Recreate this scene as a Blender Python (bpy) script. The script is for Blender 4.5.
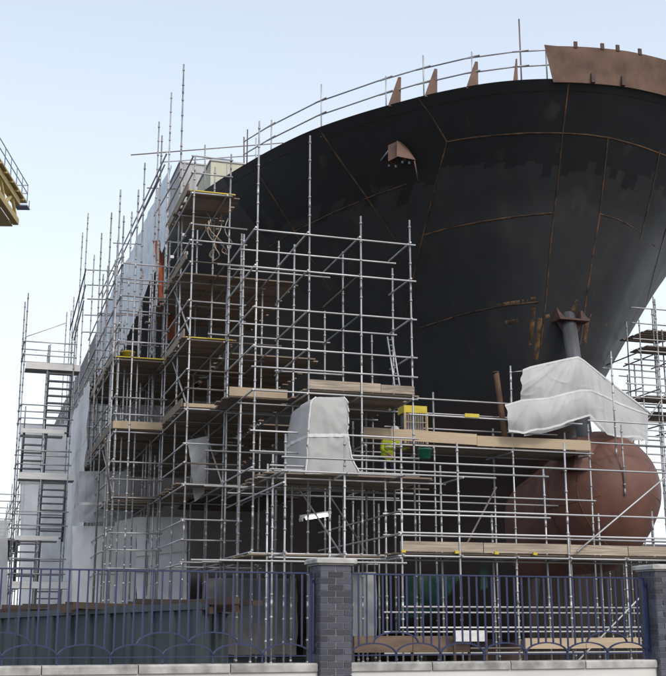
import bpy, bmesh, math, random
from mathutils import Vector, Matrix, noise
from mathutils.bvhtree import BVHTree
random.seed(7)
sc = bpy.context.scene
for o in list(bpy.data.objects): bpy.data.objects.remove(o)
R = math.radians
# ------------------------------------------------------------------ camera, sky, sun, exposure
F, CX, CY, TILT, EZ = 1178.0, 333.0, 338.0, R(13.8), 1.6
cd = bpy.data.cameras.new('camera'); cam = bpy.data.objects.new('camera', cd); sc.collection.objects.link(cam)
cam.location = (0, 0, EZ); cam.rotation_euler = (R(90) + TILT, 0, 0)
cd.sensor_fit = 'HORIZONTAL'; cd.sensor_width = 36; cd.lens = 36 * F / 666; cd.clip_end = 5000; cd.clip_start = 0.1
sc.camera = cam
SUN_EL, SUN_AZ = R(38), R(150)          # azimuth clockwise from +Y (view direction): behind the camera, to its right
w = bpy.data.worlds.new('World'); sc.world = w; w.use_nodes = True
wn = w.node_tree.nodes; wl = w.node_tree.links
bg = wn['Background']; sky = wn.new('ShaderNodeTexSky'); sky.sky_type = 'NISHITA'; sky.sun_disc = False
sky.sun_elevation = SUN_EL; sky.sun_rotation = SUN_AZ; sky.air_density = 1.0; sky.dust_density = 4.0; sky.ozone_density = 1.2
# thin high cloud veils the blue evenly
veil = wn.new('ShaderNodeMix'); veil.data_type = 'RGBA'; veil.inputs[0].default_value = 0.50
veil.inputs[7].default_value = (6.5, 6.95, 7.5, 1)
tcw = wn.new('ShaderNodeTexCoord'); sxyz = wn.new('ShaderNodeSeparateXYZ'); mrw = wn.new('ShaderNodeMapRange'); wl.new(tcw.outputs['Generated'], sxyz.inputs[0])
mrw.inputs[1].default_value = 0.02; mrw.inputs[2].default_value = .52; mrw.inputs[3].default_value = .82; mrw.inputs[4].default_value = .42
wl.new(sxyz.outputs['Z'], mrw.inputs[0]); wl.new(mrw.outputs[0], veil.inputs[0])
wl.new(sky.outputs[0], veil.inputs[6]); wl.new(veil.outputs[2], bg.inputs[0]); bg.inputs[1].default_value = 0.15
sd = bpy.data.lights.new('sun', 'SUN'); sun = bpy.data.objects.new('sun', sd); sc.collection.objects.link(sun)
sd.energy = 1.0; sd.angle = R(12); sd.color = (1, .95, .88)
sun.rotation_euler = (R(90) - SUN_EL, 0, -SUN_AZ + math.pi); sun.location = (0, -20, 60)
sc.view_settings.view_transform = 'Standard'; sc.view_settings.look = 'None'
sc.view_settings.exposure = 0.35; sc.view_settings.gamma = 1
sc.render.engine = 'CYCLES'
# ------------------------------------------------------------------ pixel rays and the yard's own axes
AZ = R(-17)
def axes(az): return Vector((math.sin(az), math.cos(az), 0)), Vector((math.cos(az), -math.sin(az), 0))
A, B = axes(AZ)                          # A runs aft along the ship, B across it
def W(s, t, z): return A * s + B * t + Vector((0, 0, z))
def ray(x, y):
    u, v = x - CX, CY - y
    return Vector((u, F * math.cos(TILT) - v * math.sin(TILT), F * math.sin(TILT) + v * math.cos(TILT)))
def ons(x, y, s, a=None):                # where a pixel's ray meets the plane s = const -> (t, z)
    a_, b_ = (A, B) if a is None else axes(a)
    r = ray(x, y); r = r * (s / r.dot(a_)); return r.dot(b_), r.z + EZ
def ont(x, y, t):
    r = ray(x, y); r = r * (t / r.dot(B)); return r.dot(A), r.z + EZ
def onz(x, y, z):
    r = ray(x, y); r = r * ((z - EZ) / r.z); return r.dot(A), r.dot(B)
def PS(x, y, s): t, z = ons(x, y, s); return W(s, t, z)
# ------------------------------------------------------------------ materials
MATS = {}
def mat(name, c1, c2=None, rough=.6, metal=0, scale=6, detail=5, bump=0, stretch=(1, 1, 1), contrast=(.35, .65), spec=.4, coord='Object', rand=0):
    if name in MATS: return MATS[name]
    m = bpy.data.materials.new(name); m.use_nodes = True; n = m.node_tree.nodes; l = m.node_tree.links
    p = n['Principled BSDF']; p.inputs['Roughness'].default_value = rough; p.inputs['Metallic'].default_value = metal
    p.inputs['Specular IOR Level'].default_value = spec
    tc = n.new('ShaderNodeTexCoord'); mp = n.new('ShaderNodeMapping'); mp.inputs['Scale'].default_value = stretch
    if coord == 'World':
        g = n.new('ShaderNodeNewGeometry'); l.new(g.outputs['Position'], mp.inputs[0])
    else:
        l.new(tc.outputs['Object'], mp.inputs[0])
    oi = n.new('ShaderNodeObjectInfo')
    if coord != 'World':
        ml = n.new('ShaderNodeVectorMath'); ml.operation = 'ADD'
        cmb = n.new('ShaderNodeCombineXYZ'); mu = n.new('ShaderNodeMath'); mu.operation = 'MULTIPLY'; mu.inputs[1].default_value = 37
        l.new(oi.outputs['Random'], mu.inputs[0]); l.new(mu.outputs[0], cmb.inputs[0]); l.new(mu.outputs[0], cmb.inputs[1])
        l.new(mp.outputs[0], ml.inputs[0]); l.new(cmb.outputs[0], ml.inputs[1]); vec = ml.outputs[0]
    else: vec = mp.outputs[0]
    nz = n.new('ShaderNodeTexNoise'); nz.inputs['Scale'].default_value = scale; nz.inputs['Detail'].default_value = detail
    l.new(vec, nz.inputs['Vector'])
    cr = n.new('ShaderNodeValToRGB'); cr.color_ramp.elements[0].position, cr.color_ramp.elements[1].position = contrast
    c2 = c2 or tuple(x * 1.5 for x in c1)
    cr.color_ramp.elements[0].color = (*c1, 1); cr.color_ramp.elements[1].color = (*c2, 1)
    l.new(nz.outputs[0], cr.inputs[0]); col = cr.outputs[0]
    if rand:
        hv = n.new('ShaderNodeHueSaturation'); mr = n.new('ShaderNodeMapRange')
        mr.inputs[3].default_value = 1 - rand; mr.inputs[4].default_value = 1 + rand
        l.new(oi.outputs['Random'], mr.inputs[0]); l.new(mr.outputs[0], hv.inputs['Value']); l.new(col, hv.inputs['Color']); col = hv.outputs[0]
    l.new(col, p.inputs['Base Color'])
    if bump:
        bp = n.new('ShaderNodeBump'); bp.inputs['Strength'].default_value = bump; bp.inputs['Distance'].default_value = .02
        l.new(nz.outputs[0], bp.inputs['Height']); l.new(bp.outputs[0], p.inputs['Normal'])
    MATS[name] = m; return m
GALV = mat('galvanised', (.27, .275, .285), (.44, .445, .46), rough=.48, metal=.6, scale=9, stretch=(1, 1, .3), rand=.22)
WOOD = mat('scaffold_board', (.125, .10, .075), (.25, .205, .16), rough=.8, scale=5, stretch=(.6, 8, 8), bump=.3, rand=.3)
WOODN = mat('new_timber', (.30, .235, .16), (.45, .365, .26), rough=.75, scale=5, stretch=(.5, 8, 8), bump=.2, rand=.1)
TOEB = mat('weathered_toe_board', (.19, .16, .13), (.36, .31, .25), rough=.85, scale=2.2, detail=8, stretch=(1, 2.5, 2.5), bump=.3, rand=.2)
TIMB = mat('old_timber', (.032, .023, .018), (.085, .06, .044), rough=.85, scale=5, stretch=(.6, 8, 8), bump=.4, rand=.35)
STEELB = mat('steel_decking', (.15, .15, .15), (.26, .255, .25), rough=.6, metal=.3, scale=5, rand=.2)
OXIDE = mat('red_oxide', (.088, .038, .028), (.160, .074, .054), rough=.6, scale=1.1, detail=10, bump=.12, contrast=(.32, .68))
PRIMER = mat('rusty_primer', (.092, .053, .040), (.165, .100, .075), rough=.7, scale=1.6, detail=10, bump=.12)
RUST = mat('weld_rust', (.034, .022, .016), (.13, .072, .034), rough=.85, scale=2.2, detail=8, coord='World', contrast=(.4, .68))
BULBW = mat('bulb_weld', (.07, .035, .02), (.13, .065, .035), rough=.8, scale=3, coord='World')
RUSTB = mat('bright_rust', (.06, .036, .018), (.17, .1, .045), rough=.85, scale=3, detail=6, coord='World')
def patchy(m, lo=.42, hi=.62, scale=4):          # worn stain: paint shows through where it is thin
    n = m.node_tree.nodes; l = m.node_tree.links; out = n['Material Output']; g = n.new('ShaderNodeNewGeometry')
    nz = n.new('ShaderNodeTexNoise'); nz.inputs['Scale'].default_value = scale; nz.inputs['Detail'].default_value = 8; l.new(g.outputs['Position'], nz.inputs['Vector'])
    mr = n.new('ShaderNodeMapRange'); mr.inputs[1].default_value = lo; mr.inputs[2].default_value = hi; l.new(nz.outputs[0], mr.inputs[0])
    t = n.new('ShaderNodeBsdfTransparent'); mx = n.new('ShaderNodeMixShader'); l.new(mr.outputs[0], mx.inputs[0]); l.new(t.outputs[0], mx.inputs[1]); l.new(n['Principled BSDF'].outputs[0], mx.inputs[2]); l.new(mx.outputs[0], out.inputs[0])
patchy(RUSTB, .36, .56); patchy(RUST, .22, .44, 2.5)
PROPM = mat('rusty_pipe', (.055, .03, .018), (.13, .075, .04), rough=.85, scale=3, detail=6)
DKOX = mat('dark_oxide', (.04, .024, .021), (.075, .043, .036), rough=.7, scale=3, detail=6)
DARKST = mat('dark_steel', (.055, .06, .068), (.12, .13, .145), rough=.5, metal=.4, scale=4)
STEEL = mat('grey_steel', (.055, .058, .066), (.115, .118, .128), rough=.5, metal=.3, scale=3, detail=6)
BLUE = mat('blue_railing_paint', (.007, .014, .058), (.011, .021, .085), rough=.45, scale=7, spec=.5)
CONC = mat('coping_concrete', (.2, .197, .19), (.42, .418, .405), rough=.9, scale=4.5, detail=8, bump=.4, rand=.08)
REND = mat('pale_render', (.5, .5, .49), (.62, .615, .6), rough=.9, scale=3, detail=8, bump=.2)
BRICK = mat('slate_brick', (.045, .049, .063), (.095, .10, .122), rough=.7, scale=16, detail=6, bump=.5, rand=.42)
MORT = mat('mortar', (.2, .205, .215), (.3, .3, .31), rough=.95, scale=30, bump=.4)
GROUND = mat('yard_concrete', (.085, .083, .079), (.165, .16, .152), rough=.95, scale=.35, detail=9, bump=.3, coord='World')
GREENST = mat('dark_green_steel', (.024, .036, .042), (.046, .060, .067), rough=.6, scale=1.2, detail=8, stretch=(1, 1, .35), coord='World')
CREAM = mat('cream_panel', (.42, .42, .33), (.5, .5, .41), rough=.7, scale=2)
GREYP = mat('grey_panel', (.3, .31, .32), (.42, .43, .44), rough=.7, scale=2)
YEL = mat('yellow_plastic', (.42, .33, .02), (.52, .42, .04), rough=.5, scale=3)
HIVIS = mat('hi_vis', (.34, .42, .02), (.44, .54, .04), rough=.7, scale=6)
GREEN = mat('green_plastic', (.008, .10, .065), (.012, .15, .09), rough=.5, scale=5)
NAVY = mat('navy_cloth', (.012, .016, .035), (.025, .03, .06), rough=.9, scale=9)
SKIN = mat('skin', (.45, .27, .2), (.52, .32, .24), rough=.6, scale=8)
WHITEP = mat('white_plastic', (.5, .5, .5), (.6, .6, .6), rough=.4, scale=3)
ORANGE = mat('orange_cloth', (.2, .06, .03), (.32, .1, .05), rough=.8, scale=3, bump=.2)
CRANE = mat('crane_yellow', (.36, .27, .10), (.48, .38, .17), rough=.6, scale=.8, detail=7)
CRANEB = mat('crane_blue', (.16, .19, .26), (.22, .26, .33), rough=.6, scale=2)
PLY = mat('plywood', (.085, .06, .043), (.15, .105, .075), rough=.8, scale=2, detail=7)
BLACK = mat('black_void', (.006, .006, .006), (.01, .01, .01), rough=.8)
def sheet_mat(name, c, trans=.45, c2=None, clear=0):
    m = mat(name, tuple(x * .84 for x in c), c2 or c, rough=.5, scale=1.6, detail=7, coord='World', spec=.3)
    n = m.node_tree.nodes; l = m.node_tree.links; p = n['Principled BSDF']; out = n['Material Output']
    g = n.new('ShaderNodeNewGeometry'); prev = None
    for sc_, st_, dist in ((.9, (1.6, 1.6, .22), .10), (2.6, (1.3, 1.3, .35), .03)):       # creases
        mp = n.new('ShaderNodeMapping'); mp.inputs['Scale'].default_value = st_; mp.inputs['Rotation'].default_value = (.3, .4, .2)
        nz = n.new('ShaderNodeTexNoise'); nz.noise_type = 'RIDGED_MULTIFRACTAL'; nz.inputs['Scale'].default_value = sc_; nz.inputs['Detail'].default_value = 2; nz.inputs['Distortion'].default_value = .3
        l.new(g.outputs['Position'], mp.inputs[0]); l.new(mp.outputs[0], nz.inputs['Vector'])
        bp = n.new('ShaderNodeBump'); bp.inputs['Strength'].default_value = .22; bp.inputs['Distance'].default_value = dist
        l.new(nz.outputs[0], bp.inputs['Height'])
        if prev: l.new(prev, bp.inputs['Normal'])
        prev = bp.outputs[0]
    l.new(prev, p.inputs['Normal'])
    tr = n.new('ShaderNodeBsdfTranslucent'); tr.inputs[0].default_value = (*c, 1); l.new(prev, tr.inputs['Normal'])
    mx = n.new('ShaderNodeMixShader'); mx.inputs[0].default_value = trans
    l.new(p.outputs[0], mx.inputs[1]); l.new(tr.outputs[0], mx.inputs[2]); o_ = mx.outputs[0]
    if clear:
        t2 = n.new('ShaderNodeBsdfTransparent'); m2 = n.new('ShaderNodeMixShader'); m2.inputs[0].default_value = clear
        l.new(o_, m2.inputs[1]); l.new(t2.outputs[0], m2.inputs[2]); o_ = m2.outputs[0]
    l.new(o_, out.inputs[0]); return m
SHEET = sheet_mat('white_sheeting', (.62, .63, .64), .32, None, .09)
SHEETC = sheet_mat('clear_sheeting', (.84, .86, .88), .2, None, .08)
SHEETB = sheet_mat('blue_white_sheeting', (.60, .71, .84), .2, (.76, .82, .88), .04)
SHEETG = sheet_mat('grey_sheeting', (.46, .48, .50), .2, None, .15)
SHEETD = sheet_mat('dark_grey_sheeting', (.12, .122, .126), .2, None, .15)  # much darker than the other grey sheeting
TAPE = sheet_mat('white_tape', (.72, .72, .72), .2)
NET = sheet_mat('green_netting', (.010, .062, .05), .3, None, .3)
# hull paint: black with rolled-on patches over greyer primer, brown below the boot line
def hull_mat():
    m = bpy.data.materials.new('hull_paint'); m.use_nodes = True; n = m.node_tree.nodes; l = m.node_tree.links
    p = n['Principled BSDF']; p.inputs['Specular IOR Level'].default_value = .42
    g = n.new('ShaderNodeNewGeometry'); sep = n.new('ShaderNodeSeparateXYZ'); l.new(g.outputs['Position'], sep.inputs[0])
    def noise_(scale, detail, vec=None, st=None):
        t = n.new('ShaderNodeTexNoise'); t.inputs['Scale'].default_value = scale; t.inputs['Detail'].default_value = detail
        src = g.outputs['Position'] if vec is None else vec
        if st:
            mp = n.new('ShaderNodeMapping'); mp.inputs['Scale'].default_value = st; l.new(src, mp.inputs[0]); src = mp.outputs[0]
        l.new(src, t.inputs['Vector']); return t.outputs[0]
    def math_(op, a, b):
        t = n.new('ShaderNodeMath'); t.operation = op
        for i, q in enumerate((a, b)):
            if isinstance(q, (int, float)): t.inputs[i].default_value = q
            else: l.new(q, t.inputs[i])
        return t.outputs[0]
    def mix(f, a, b):
        t = n.new('ShaderNodeMix'); t.data_type = 'RGBA'
        if isinstance(f, (int, float)): t.inputs[0].default_value = f
        else: l.new(f, t.inputs[0])
        for i, q in ((6, a), (7, b)):
            if isinstance(q, tuple): t.inputs[i].default_value = (*q, 1)
            else: l.new(q, t.inputs[i])
        return t.outputs[2]
    # ragged roller edge: lateral position snapped to roller-width columns
    dot = n.new('ShaderNodeVectorMath'); dot.operation = 'DOT_PRODUCT'; dot.inputs[1].default_value = B
    l.new(g.outputs['Position'], dot.inputs[0])
    col = math_('SNAP', dot.outputs['Value'], .27)
    cmb = n.new('ShaderNodeCombineXYZ'); l.new(col, cmb.inputs[0])
    wn1 = n.new('ShaderNodeTexWhiteNoise'); wn1.noise_dimensions = '1D'; l.new(col, wn1.inputs['W'])
    edge = math_('ADD', math_('MULTIPLY', wn1.outputs[0], .55), math_('MULTIPLY', noise_(.45, 2, cmb.outputs[0]), 1.6))
    h = math_('ADD', math_('SUBTRACT', sep.outputs['Z'], 15.75), edge)
    h = math_('ADD', h, math_('MULTIPLY', noise_(14, 3), .12))
    upper = math_('GREATER_THAN', h, .85)
    cloud = noise_(.5, 7)
    streak = noise_(1.6, 6, None, (1, 1, .12))
    grey = mix(math_('MULTIPLY', cloud, .9), (.013, .0143, .0170), (.025, .0268, .030))
    grey = mix(math_('MULTIPLY', math_('SUBTRACT', streak, .52), 2.2), grey, (.040, .037, .034))
    black = mix(cloud, (.0045, .005, .007), (.010, .011, .014))
    c = mix(upper, grey, black)
    scf = n.new('ShaderNodeMapRange'); scf.inputs[1].default_value = .62; scf.inputs[2].default_value = .80; scf.inputs[4].default_value = .3
    l.new(noise_(.33, 9, None, (1, 1, .8)), scf.inputs[0]); c = mix(scf.outputs[0], c, (.07, .068, .066))
    sc2 = n.new('ShaderNodeMapRange'); sc2.inputs[1].default_value = .63; sc2.inputs[2].default_value = .72; sc2.inputs[4].default_value = .38
    l.new(noise_(1.1, 8, None, (1, 1, .16)), sc2.inputs[0]); c = mix(sc2.outputs[0], c, (.06, .05, .043))
    low = n.new('ShaderNodeMapRange'); low.inputs[1].default_value = ZBOOT + .35; low.inputs[2].default_value = ZBOOT + .15
    l.new(math_('ADD', sep.outputs['Z'], math_('MULTIPLY', noise_(.8, 5), .5)), low.inputs[0])
    brown = mix(noise_(.9, 7), (.019, .013, .012), (.040, .025, .022))
    aft = n.new('ShaderNodeVectorMath'); aft.operation = 'DOT_PRODUCT'; aft.inputs[1].default_value = A; l.new(g.outputs['Position'], aft.inputs[0])
    prim = math_('GREATER_THAN', math_('ADD', aft.outputs['Value'], math_('MULTIPLY', noise_(.6, 4), .8)), 40.4)
    c = mix(prim, c, mix(streak, (.022, .019, .019), (.046, .040, .038)))
    c = mix(low.outputs[0], c, brown)
    l.new(c, p.inputs['Base Color'])
    rg = n.new('ShaderNodeMapRange'); rg.inputs[3].default_value = .46; rg.inputs[4].default_value = .68
    l.new(cloud, rg.inputs[0]); l.new(rg.outputs[0], p.inputs['Roughness'])
    bp = n.new('ShaderNodeBump'); bp.inputs['Strength'].default_value = .3; bp.inputs['Distance'].default_value = .12
    l.new(noise_(.75, 2), bp.inputs['Height']); l.new(bp.outputs[0], p.inputs['Normal'])
    return m
ZBOOT = 9.0
HULL = hull_mat()
# ------------------------------------------------------------------ mesh helpers
COL = sc.collection
def link(name, me, m=None, parent=None, smooth=False):
    o = bpy.data.objects.new(name, me); COL.objects.link(o)
    if m and not me.materials: me.materials.append(m)
    if smooth:
        for f in me.polygons: f.use_smooth = True
    if parent: o.parent = parent
    return o
def empty(name, loc, label, cat, group=None):
    o = bpy.data.objects.new(name, None); COL.objects.link(o); o.location = loc; o.empty_display_size = .2
    tag(o, label, cat, group); bpy.context.view_layer.update(); return o
def tag(o, label, cat, group=None):
    o['label'] = label; o['category'] = cat
    if group: o['group'] = group
    return o
def pm(name, verts, faces, m, parent=None, smooth=False):
    me = bpy.data.meshes.new(name)
    if parent is not None:
        off = ORG.get(parent.name, Vector((0, 0, 0))); verts = [Vector(v) - off for v in verts]
    me.from_pydata([tuple(v) for v in verts], [], faces); me.update()
    return link(name, me, m, parent, smooth)
ORG = {}
def thing(name, loc, label, cat, group=None):
    o = empty(name, loc, label, cat, group); ORG[o.name] = Vector(loc); return o
CUBE = [(0, 1, 3, 2), (4, 6, 7, 5), (0, 4, 5, 1), (2, 3, 7, 6), (0, 2, 6, 4), (1, 5, 7, 3)]
_unit = {}
def unit_box(key, m, bev=0):
    if key in _unit: return _unit[key]
    me = bpy.data.meshes.new(key); bm = bmesh.new(); bmesh.ops.create_cube(bm, size=1)
    bm.to_mesh(me); bm.free(); me.materials.append(m); _unit[key] = me; return me
def box(name, c, ax, ay, az, dims, m, parent=None):      # box with own axes, shares one unit mesh per material
    me = unit_box('unit_' + m.name, m)
    o = bpy.data.objects.new(name, me); COL.objects.link(o)
    off = ORG.get(parent.name, Vector((0, 0, 0))) if parent else Vector((0, 0, 0))
    M = Matrix((ax.normalized() * dims[0], ay.normalized() * dims[1], az.normalized() * dims[2])).transposed().to_4x4()
    M.translation = Vector(c) - off; o.matrix_basis = M
    if parent: o.parent = parent
    return o
UP = Vector((0, 0, 1))
RT = random.Random(11)
RTUBE = mat('dull_rusty_tube', (.085, .07, .06), (.19, .165, .15), rough=.75, metal=.25, scale=6, stretch=(1, 1, .3), rand=.2)
BTUBE = mat('blue_marked_tube', (.10, .12, .16), (.24, .25, .27), rough=.6, metal=.3, scale=4, stretch=(1, 1, .2))
def tube_mesh(key, r0, r1, seg, m):
    if key in _unit: return _unit[key]
    me = bpy.data.meshes.new(key); bm = bmesh.new()
    bmesh.ops.create_cone(bm, cap_ends=True, segments=seg, radius1=r0, radius2=r1, depth=1)
    for f in bm.faces: f.smooth = len(f.verts) == 4
    bm.to_mesh(me); bm.free(); me.materials.append(m); _unit[key] = me; return me
def bar(name, p, q, r=.0242, m=None, parent=None, seg=8):
    m = m or GALV; p = Vector(p); q = Vector(q); d = q - p
    if m is GALV:
        k_ = RT.random(); m = RTUBE if k_ < .09 else (BTUBE if k_ < .10 else GALV)
    me = tube_mesh('tube_%s_%d_%d' % (m.name, round(r * 10000), seg), r, r, seg, m)
    o = bpy.data.objects.new(name, me); COL.objects.link(o)
    off = ORG.get(parent.name, Vector((0, 0, 0))) if parent else Vector((0, 0, 0))
    M = d.to_track_quat('Z', 'Y').to_matrix().to_4x4() @ Matrix.Diagonal((1, 1, d.length, 1))
    M.translation = (p + q) / 2 - off; o.matrix_basis = M
    if parent: o.parent = parent
    return o
def std_mesh(n):                                             # upright tube with a node ring every half metre, n half metres tall
    key = 'standard_%d' % n
    if key in _unit: return _unit[key]
    bm = bmesh.new()
    def ring(r0, z0, z1, seg=8):
        res = bmesh.ops.create_cone(bm, cap_ends=True, segments=seg, radius1=r0, radius2=r0, depth=z1 - z0)
        bmesh.ops.translate(bm, verts=res['verts'], vec=(0, 0, (z0 + z1) / 2))
    ring(.0242, 0, n * .5)
    for k in range(n):
        ring(.0345, k * .5 + .28, k * .5 + .335, 6)
    for k in range(0, n, 4): ring(.0285, k * .5 + .02, k * .5 + .2, 6)
    for f in bm.faces: f.smooth = len(f.verts) == 4
    me = bpy.data.meshes.new(key); bm.to_mesh(me); bm.free(); me.materials.append(GALV); _unit[key] = me; return me
class Scaf:
    def __init__(self, name, label, s, t, cat='scaffold', group='tube scaffolds round the bow'):
        self.o = thing(name, W(s, t, 0), label, cat, group); self.org = W(s, t, 0)
    def std(self, s, t, z0, z1):
        n = max(1, round((z1 - z0) * 2)); o = bpy.data.objects.new('standard', std_mesh(n)); COL.objects.link(o)
        z0 = max(z0, z1 - n * .5) if z0 > .3 else 0
        o.location = W(s, t, z0) - self.org; o.scale = (1, 1, (z1 - z0) / (n * .5))
        j = random.uniform(-.004, .004); o.rotation_euler = (j, random.uniform(-.004, .004), random.uniform(0, 6)); o.parent = self.o
    def bar(self, a, b, name='ledger', r=.0242, m=None): return bar(name, W(*a), W(*b), r, m, self.o)
    def led(self, s, t0, t1, z, name='ledger', e=.1):
        z += random.uniform(-.02, .02); return self.bar((s - .05, t0 - e, z), (s - .05, t1 + e, z + random.uniform(-.012, .012)), name)
    def tra(self, t, s0, s1, z, name='transom', e=.1):
        z += random.uniform(-.02, .02); return self.bar((s0 - e, t - .05, z), (s1 + e, t - .05, z + random.uniform(-.012, .012)), name)
    def deck(self, s0, s1, t0, t1, z, m=None, wdt=.235, along='B', drop=.0):
        m = m or WOOD
        if along == 'B':
            n = int((s1 - s0) / (wdt + .012))
            for i in range(n):
                if random.random() < drop: continue
                s = s0 + (i + .5) * (s1 - s0) / n; a = random.uniform(-.08, .12); b = random.uniform(-.08, .15)
                box('deck_board', W(s, (t0 - a + t1 + b) / 2, z + random.uniform(0, .012)), B, A, UP, (t1 - t0 + a + b, wdt, .038), m, self.o)
        else:
            n = max(1, int((t1 - t0) / (wdt + .012)))
            for i in range(n):
                if random.random() < drop: continue
                t = t0 + (i + .5) * (t1 - t0) / n; a = random.uniform(-.08, .12); b = random.uniform(-.08, .15)
                box('deck_board', W((s0 - a + s1 + b) / 2, t, z + random.uniform(0, .012)), A, B, UP, (s1 - s0 + a + b, wdt, .038), m, self.o)
    def toe(self, a, b, h=.22, m=None, name='toe_board', th=.035):
        a = W(*a); b = W(*b); d = (b - a).normalized(); nn = d.cross(UP).normalized()
        return box(name, (a + b) / 2 + UP * h / 2, d, nn, nn.cross(d) * -1 if (nn.cross(d)).z < 0 else nn.cross(d), ((b - a).length, th, h), m or WOODN, self.o)
def X(x, y, s): return ons(x, y, s)[0]
def Z(x, y, s): return ons(x, y, s)[1]
# cloth: grid of points P(u,v), wrinkled along its normal
def cloth(name, Pf, nu, nv, m, amp=.03, freq=1.5, seed=0, parent=None, ragged=.035):
    vs = []
    for j in range(nv + 1):
        for i in range(nu + 1):
            u, v = i / nu, j / nv; p = Pf(u, v); e = 1e-3
            d1 = Pf(min(1, u + e), v) - Pf(max(0, u - e), v); d2 = Pf(u, min(1, v + e)) - Pf(u, max(0, v - e))
            n = d1.cross(d2); n = n.normalized() if n.length > 1e-12 else Vector((0, -1, 0))
            q = p * freq + Vector((seed * 7.3, seed * 3.1, 0))
            def rdg(v_, k_): return max(0, 1 - abs(noise.noise(v_)) * k_) ** 2
            q2 = Vector((q.x + q.z * .5, q.y + q.z * .3, q.z * .35)) * 1.7; q3 = Vector((q.x - q.z * .8, q.y, q.z * .6)) * 1.3
            a = noise.noise(q * .8) * .9 + rdg(q2, 3.2) * .55 + rdg(q3 + Vector((9, 2, 5)), 3.5) * .5 + noise.noise(q * 5) * .1
            ed = min(u, 1 - u) * 8
            if ed < 1 or v > .93: p = p + (Pf(.5, v) - p).normalized() * abs(noise.noise(q * 1.6)) * ragged * (1 - min(1, ed)) + UP * noise.noise(q * 1.9) * ragged * (1 if v > .93 else 0)
            vs.append(p + n * amp * a)
    fs = [(j * (nu + 1) + i, j * (nu + 1) + i + 1, (j + 1) * (nu + 1) + i + 1, (j + 1) * (nu + 1) + i) for j in range(nv) for i in range(nu)]
    o = pm(name, vs, fs, m, parent, True); GRID[o.name] = (vs, nu, nv)
    return o
GRID = {}
def bil(a, b, c, d):                      # corners: a top-left, b top-right, c bottom-right, d bottom-left
    a, b, c, d = map(Vector, (a, b, c, d))
    return lambda u, v: (a * (1 - u) + b * u) * (1 - v) + (d * (1 - u) + c * u) * v
def pane(x0, y0, x1, y1, s): return bil(PS(x0, y0, s), PS(x1, y0, s), PS(x1, y1, s), PS(x0, y1, s))
def pipe(name, pts, r, m, parent=None, seg=6, flat=None):     # swept tube through points
    pts = [Vector(p) for p in pts]; vs = []; fs = []
    for i, p in enumerate(pts):
        d = (pts[min(i + 1, len(pts) - 1)] - pts[max(i - 1, 0)]).normalized()
        n = d.cross(UP); n = n.normalized() if n.length > .01 else Vector((1, 0, 0)); b = n.cross(d)
        for k in range(seg):
            a = 2 * math.pi * k / seg; vs.append(p + (n * math.cos(a) + b * math.sin(a)) * r)
    for i in range(len(pts) - 1):
        for k in range(seg):
            fs.append((i * seg + k, i * seg + (k + 1) % seg, (i + 1) * seg + (k + 1) % seg, (i + 1) * seg + k))
    fs += [tuple(range(seg))[::-1], tuple((len(pts) - 1) * seg + k for k in range(seg))]
    return pm(name, vs, fs, m, parent, True)
# ------------------------------------------------------------------ ground
g = pm('ground', [(-1500, -200, 0), (1500, -200, 0), (1500, 3000, 0), (-1500, 3000, 0)], [(0, 1, 2, 3)], GROUND); g['kind'] = 'structure'
# ------------------------------------------------------------------ ship
SC, ZD, S0 = 18.0, 17.6, 28.8
def interp(tab, x):
    if x <= tab[0][0]: return tab[0][1]
    for (a, b), (c, d) in zip(tab, tab[1:]):
        if x <= c:
            k = (x - a) / (c - a); return b + (d - b) * k
    return tab[-1][1]
def smooth_tab(tab, n=200, xm=None):      # monotone-ish smoothing of a table
    xs = [tab[0][0] + (tab[-1][0] - tab[0][0]) * (i / n) ** 2 for i in range(n + 1)]; ys = [interp(tab, x) for x in xs]
    for _ in range(14): ys = [ys[0]] + [(ys[i - 1] + ys[i] * 2 + ys[i + 1]) / 4 for i in range(1, n)] + [ys[-1]]
    return list(zip(xs, ys))
DECKB = smooth_tab([(0, 0), (.06, .9), (.17, 1.5), (.4, 2.4), (.75, 3.2), (1.2, 4.0), (2.4, 5.35), (4.35, 6.96), (6.1, 8.13), (8.1, 9.0), (10.3, 9.75), (11.7, 10.2), (15, 11), (20, 11.6), (28, 12), (90, 12)])
LOWB = [(0, 0), (.05, .25), (.3, .5), (1, .8), (3, 1.5), (6, 2.7), (12, 5.2), (20, 8), (30, 10.4), (42, 11.6), (90, 11.8)]
LOWB = smooth_tab(LOWB)
s11, z11 = ont(570, 312, SC - .1)
STEM = [(1.2, 36.4), (4, 36.2), (6, 35.4), (8, 34.0), (z11, s11), (14.5, s11 - 1.5), (ZD, S0)]
def stem(z): return interp(STEM, z)
def halfb(z, ds):
    ds = max(ds, 0); k = max(0, min(1, (z - 4.5) / (ZD - 4.5))) ** 1.35
    b = interp(LOWB, ds) * (1 - k) + interp(DECKB, ds) * k
    if z < 3.6: b *= math.sqrt(max(0, (z - 1.2) / 2.4)) * .7 + .3
    return b
SEND = 108
def hull_pt(z, i, n, side):
    s_ = stem(z); f = (i / n); ds = (SEND - s_) * f ** 2.6
    return W(s_ + ds, SC + side * halfb(z, ds), z)
ship = thing('ship', W(60, SC, 1.2), 'huge black ship hull under construction, bow towards the fence', 'ship')
NZ, NI = 60, 110
verts = []; faces = []
zs = [1.2 + (ZD - 1.2) * j / NZ for j in range(NZ + 1)]
cols = [(-1, i) for i in range(NI, 0, -1)] + [(1, i) for i in range(0, NI + 1)]
for z in zs:
    for side, i in cols: verts.append(hull_pt(z, i, NI, side))
nc = len(cols)
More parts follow.
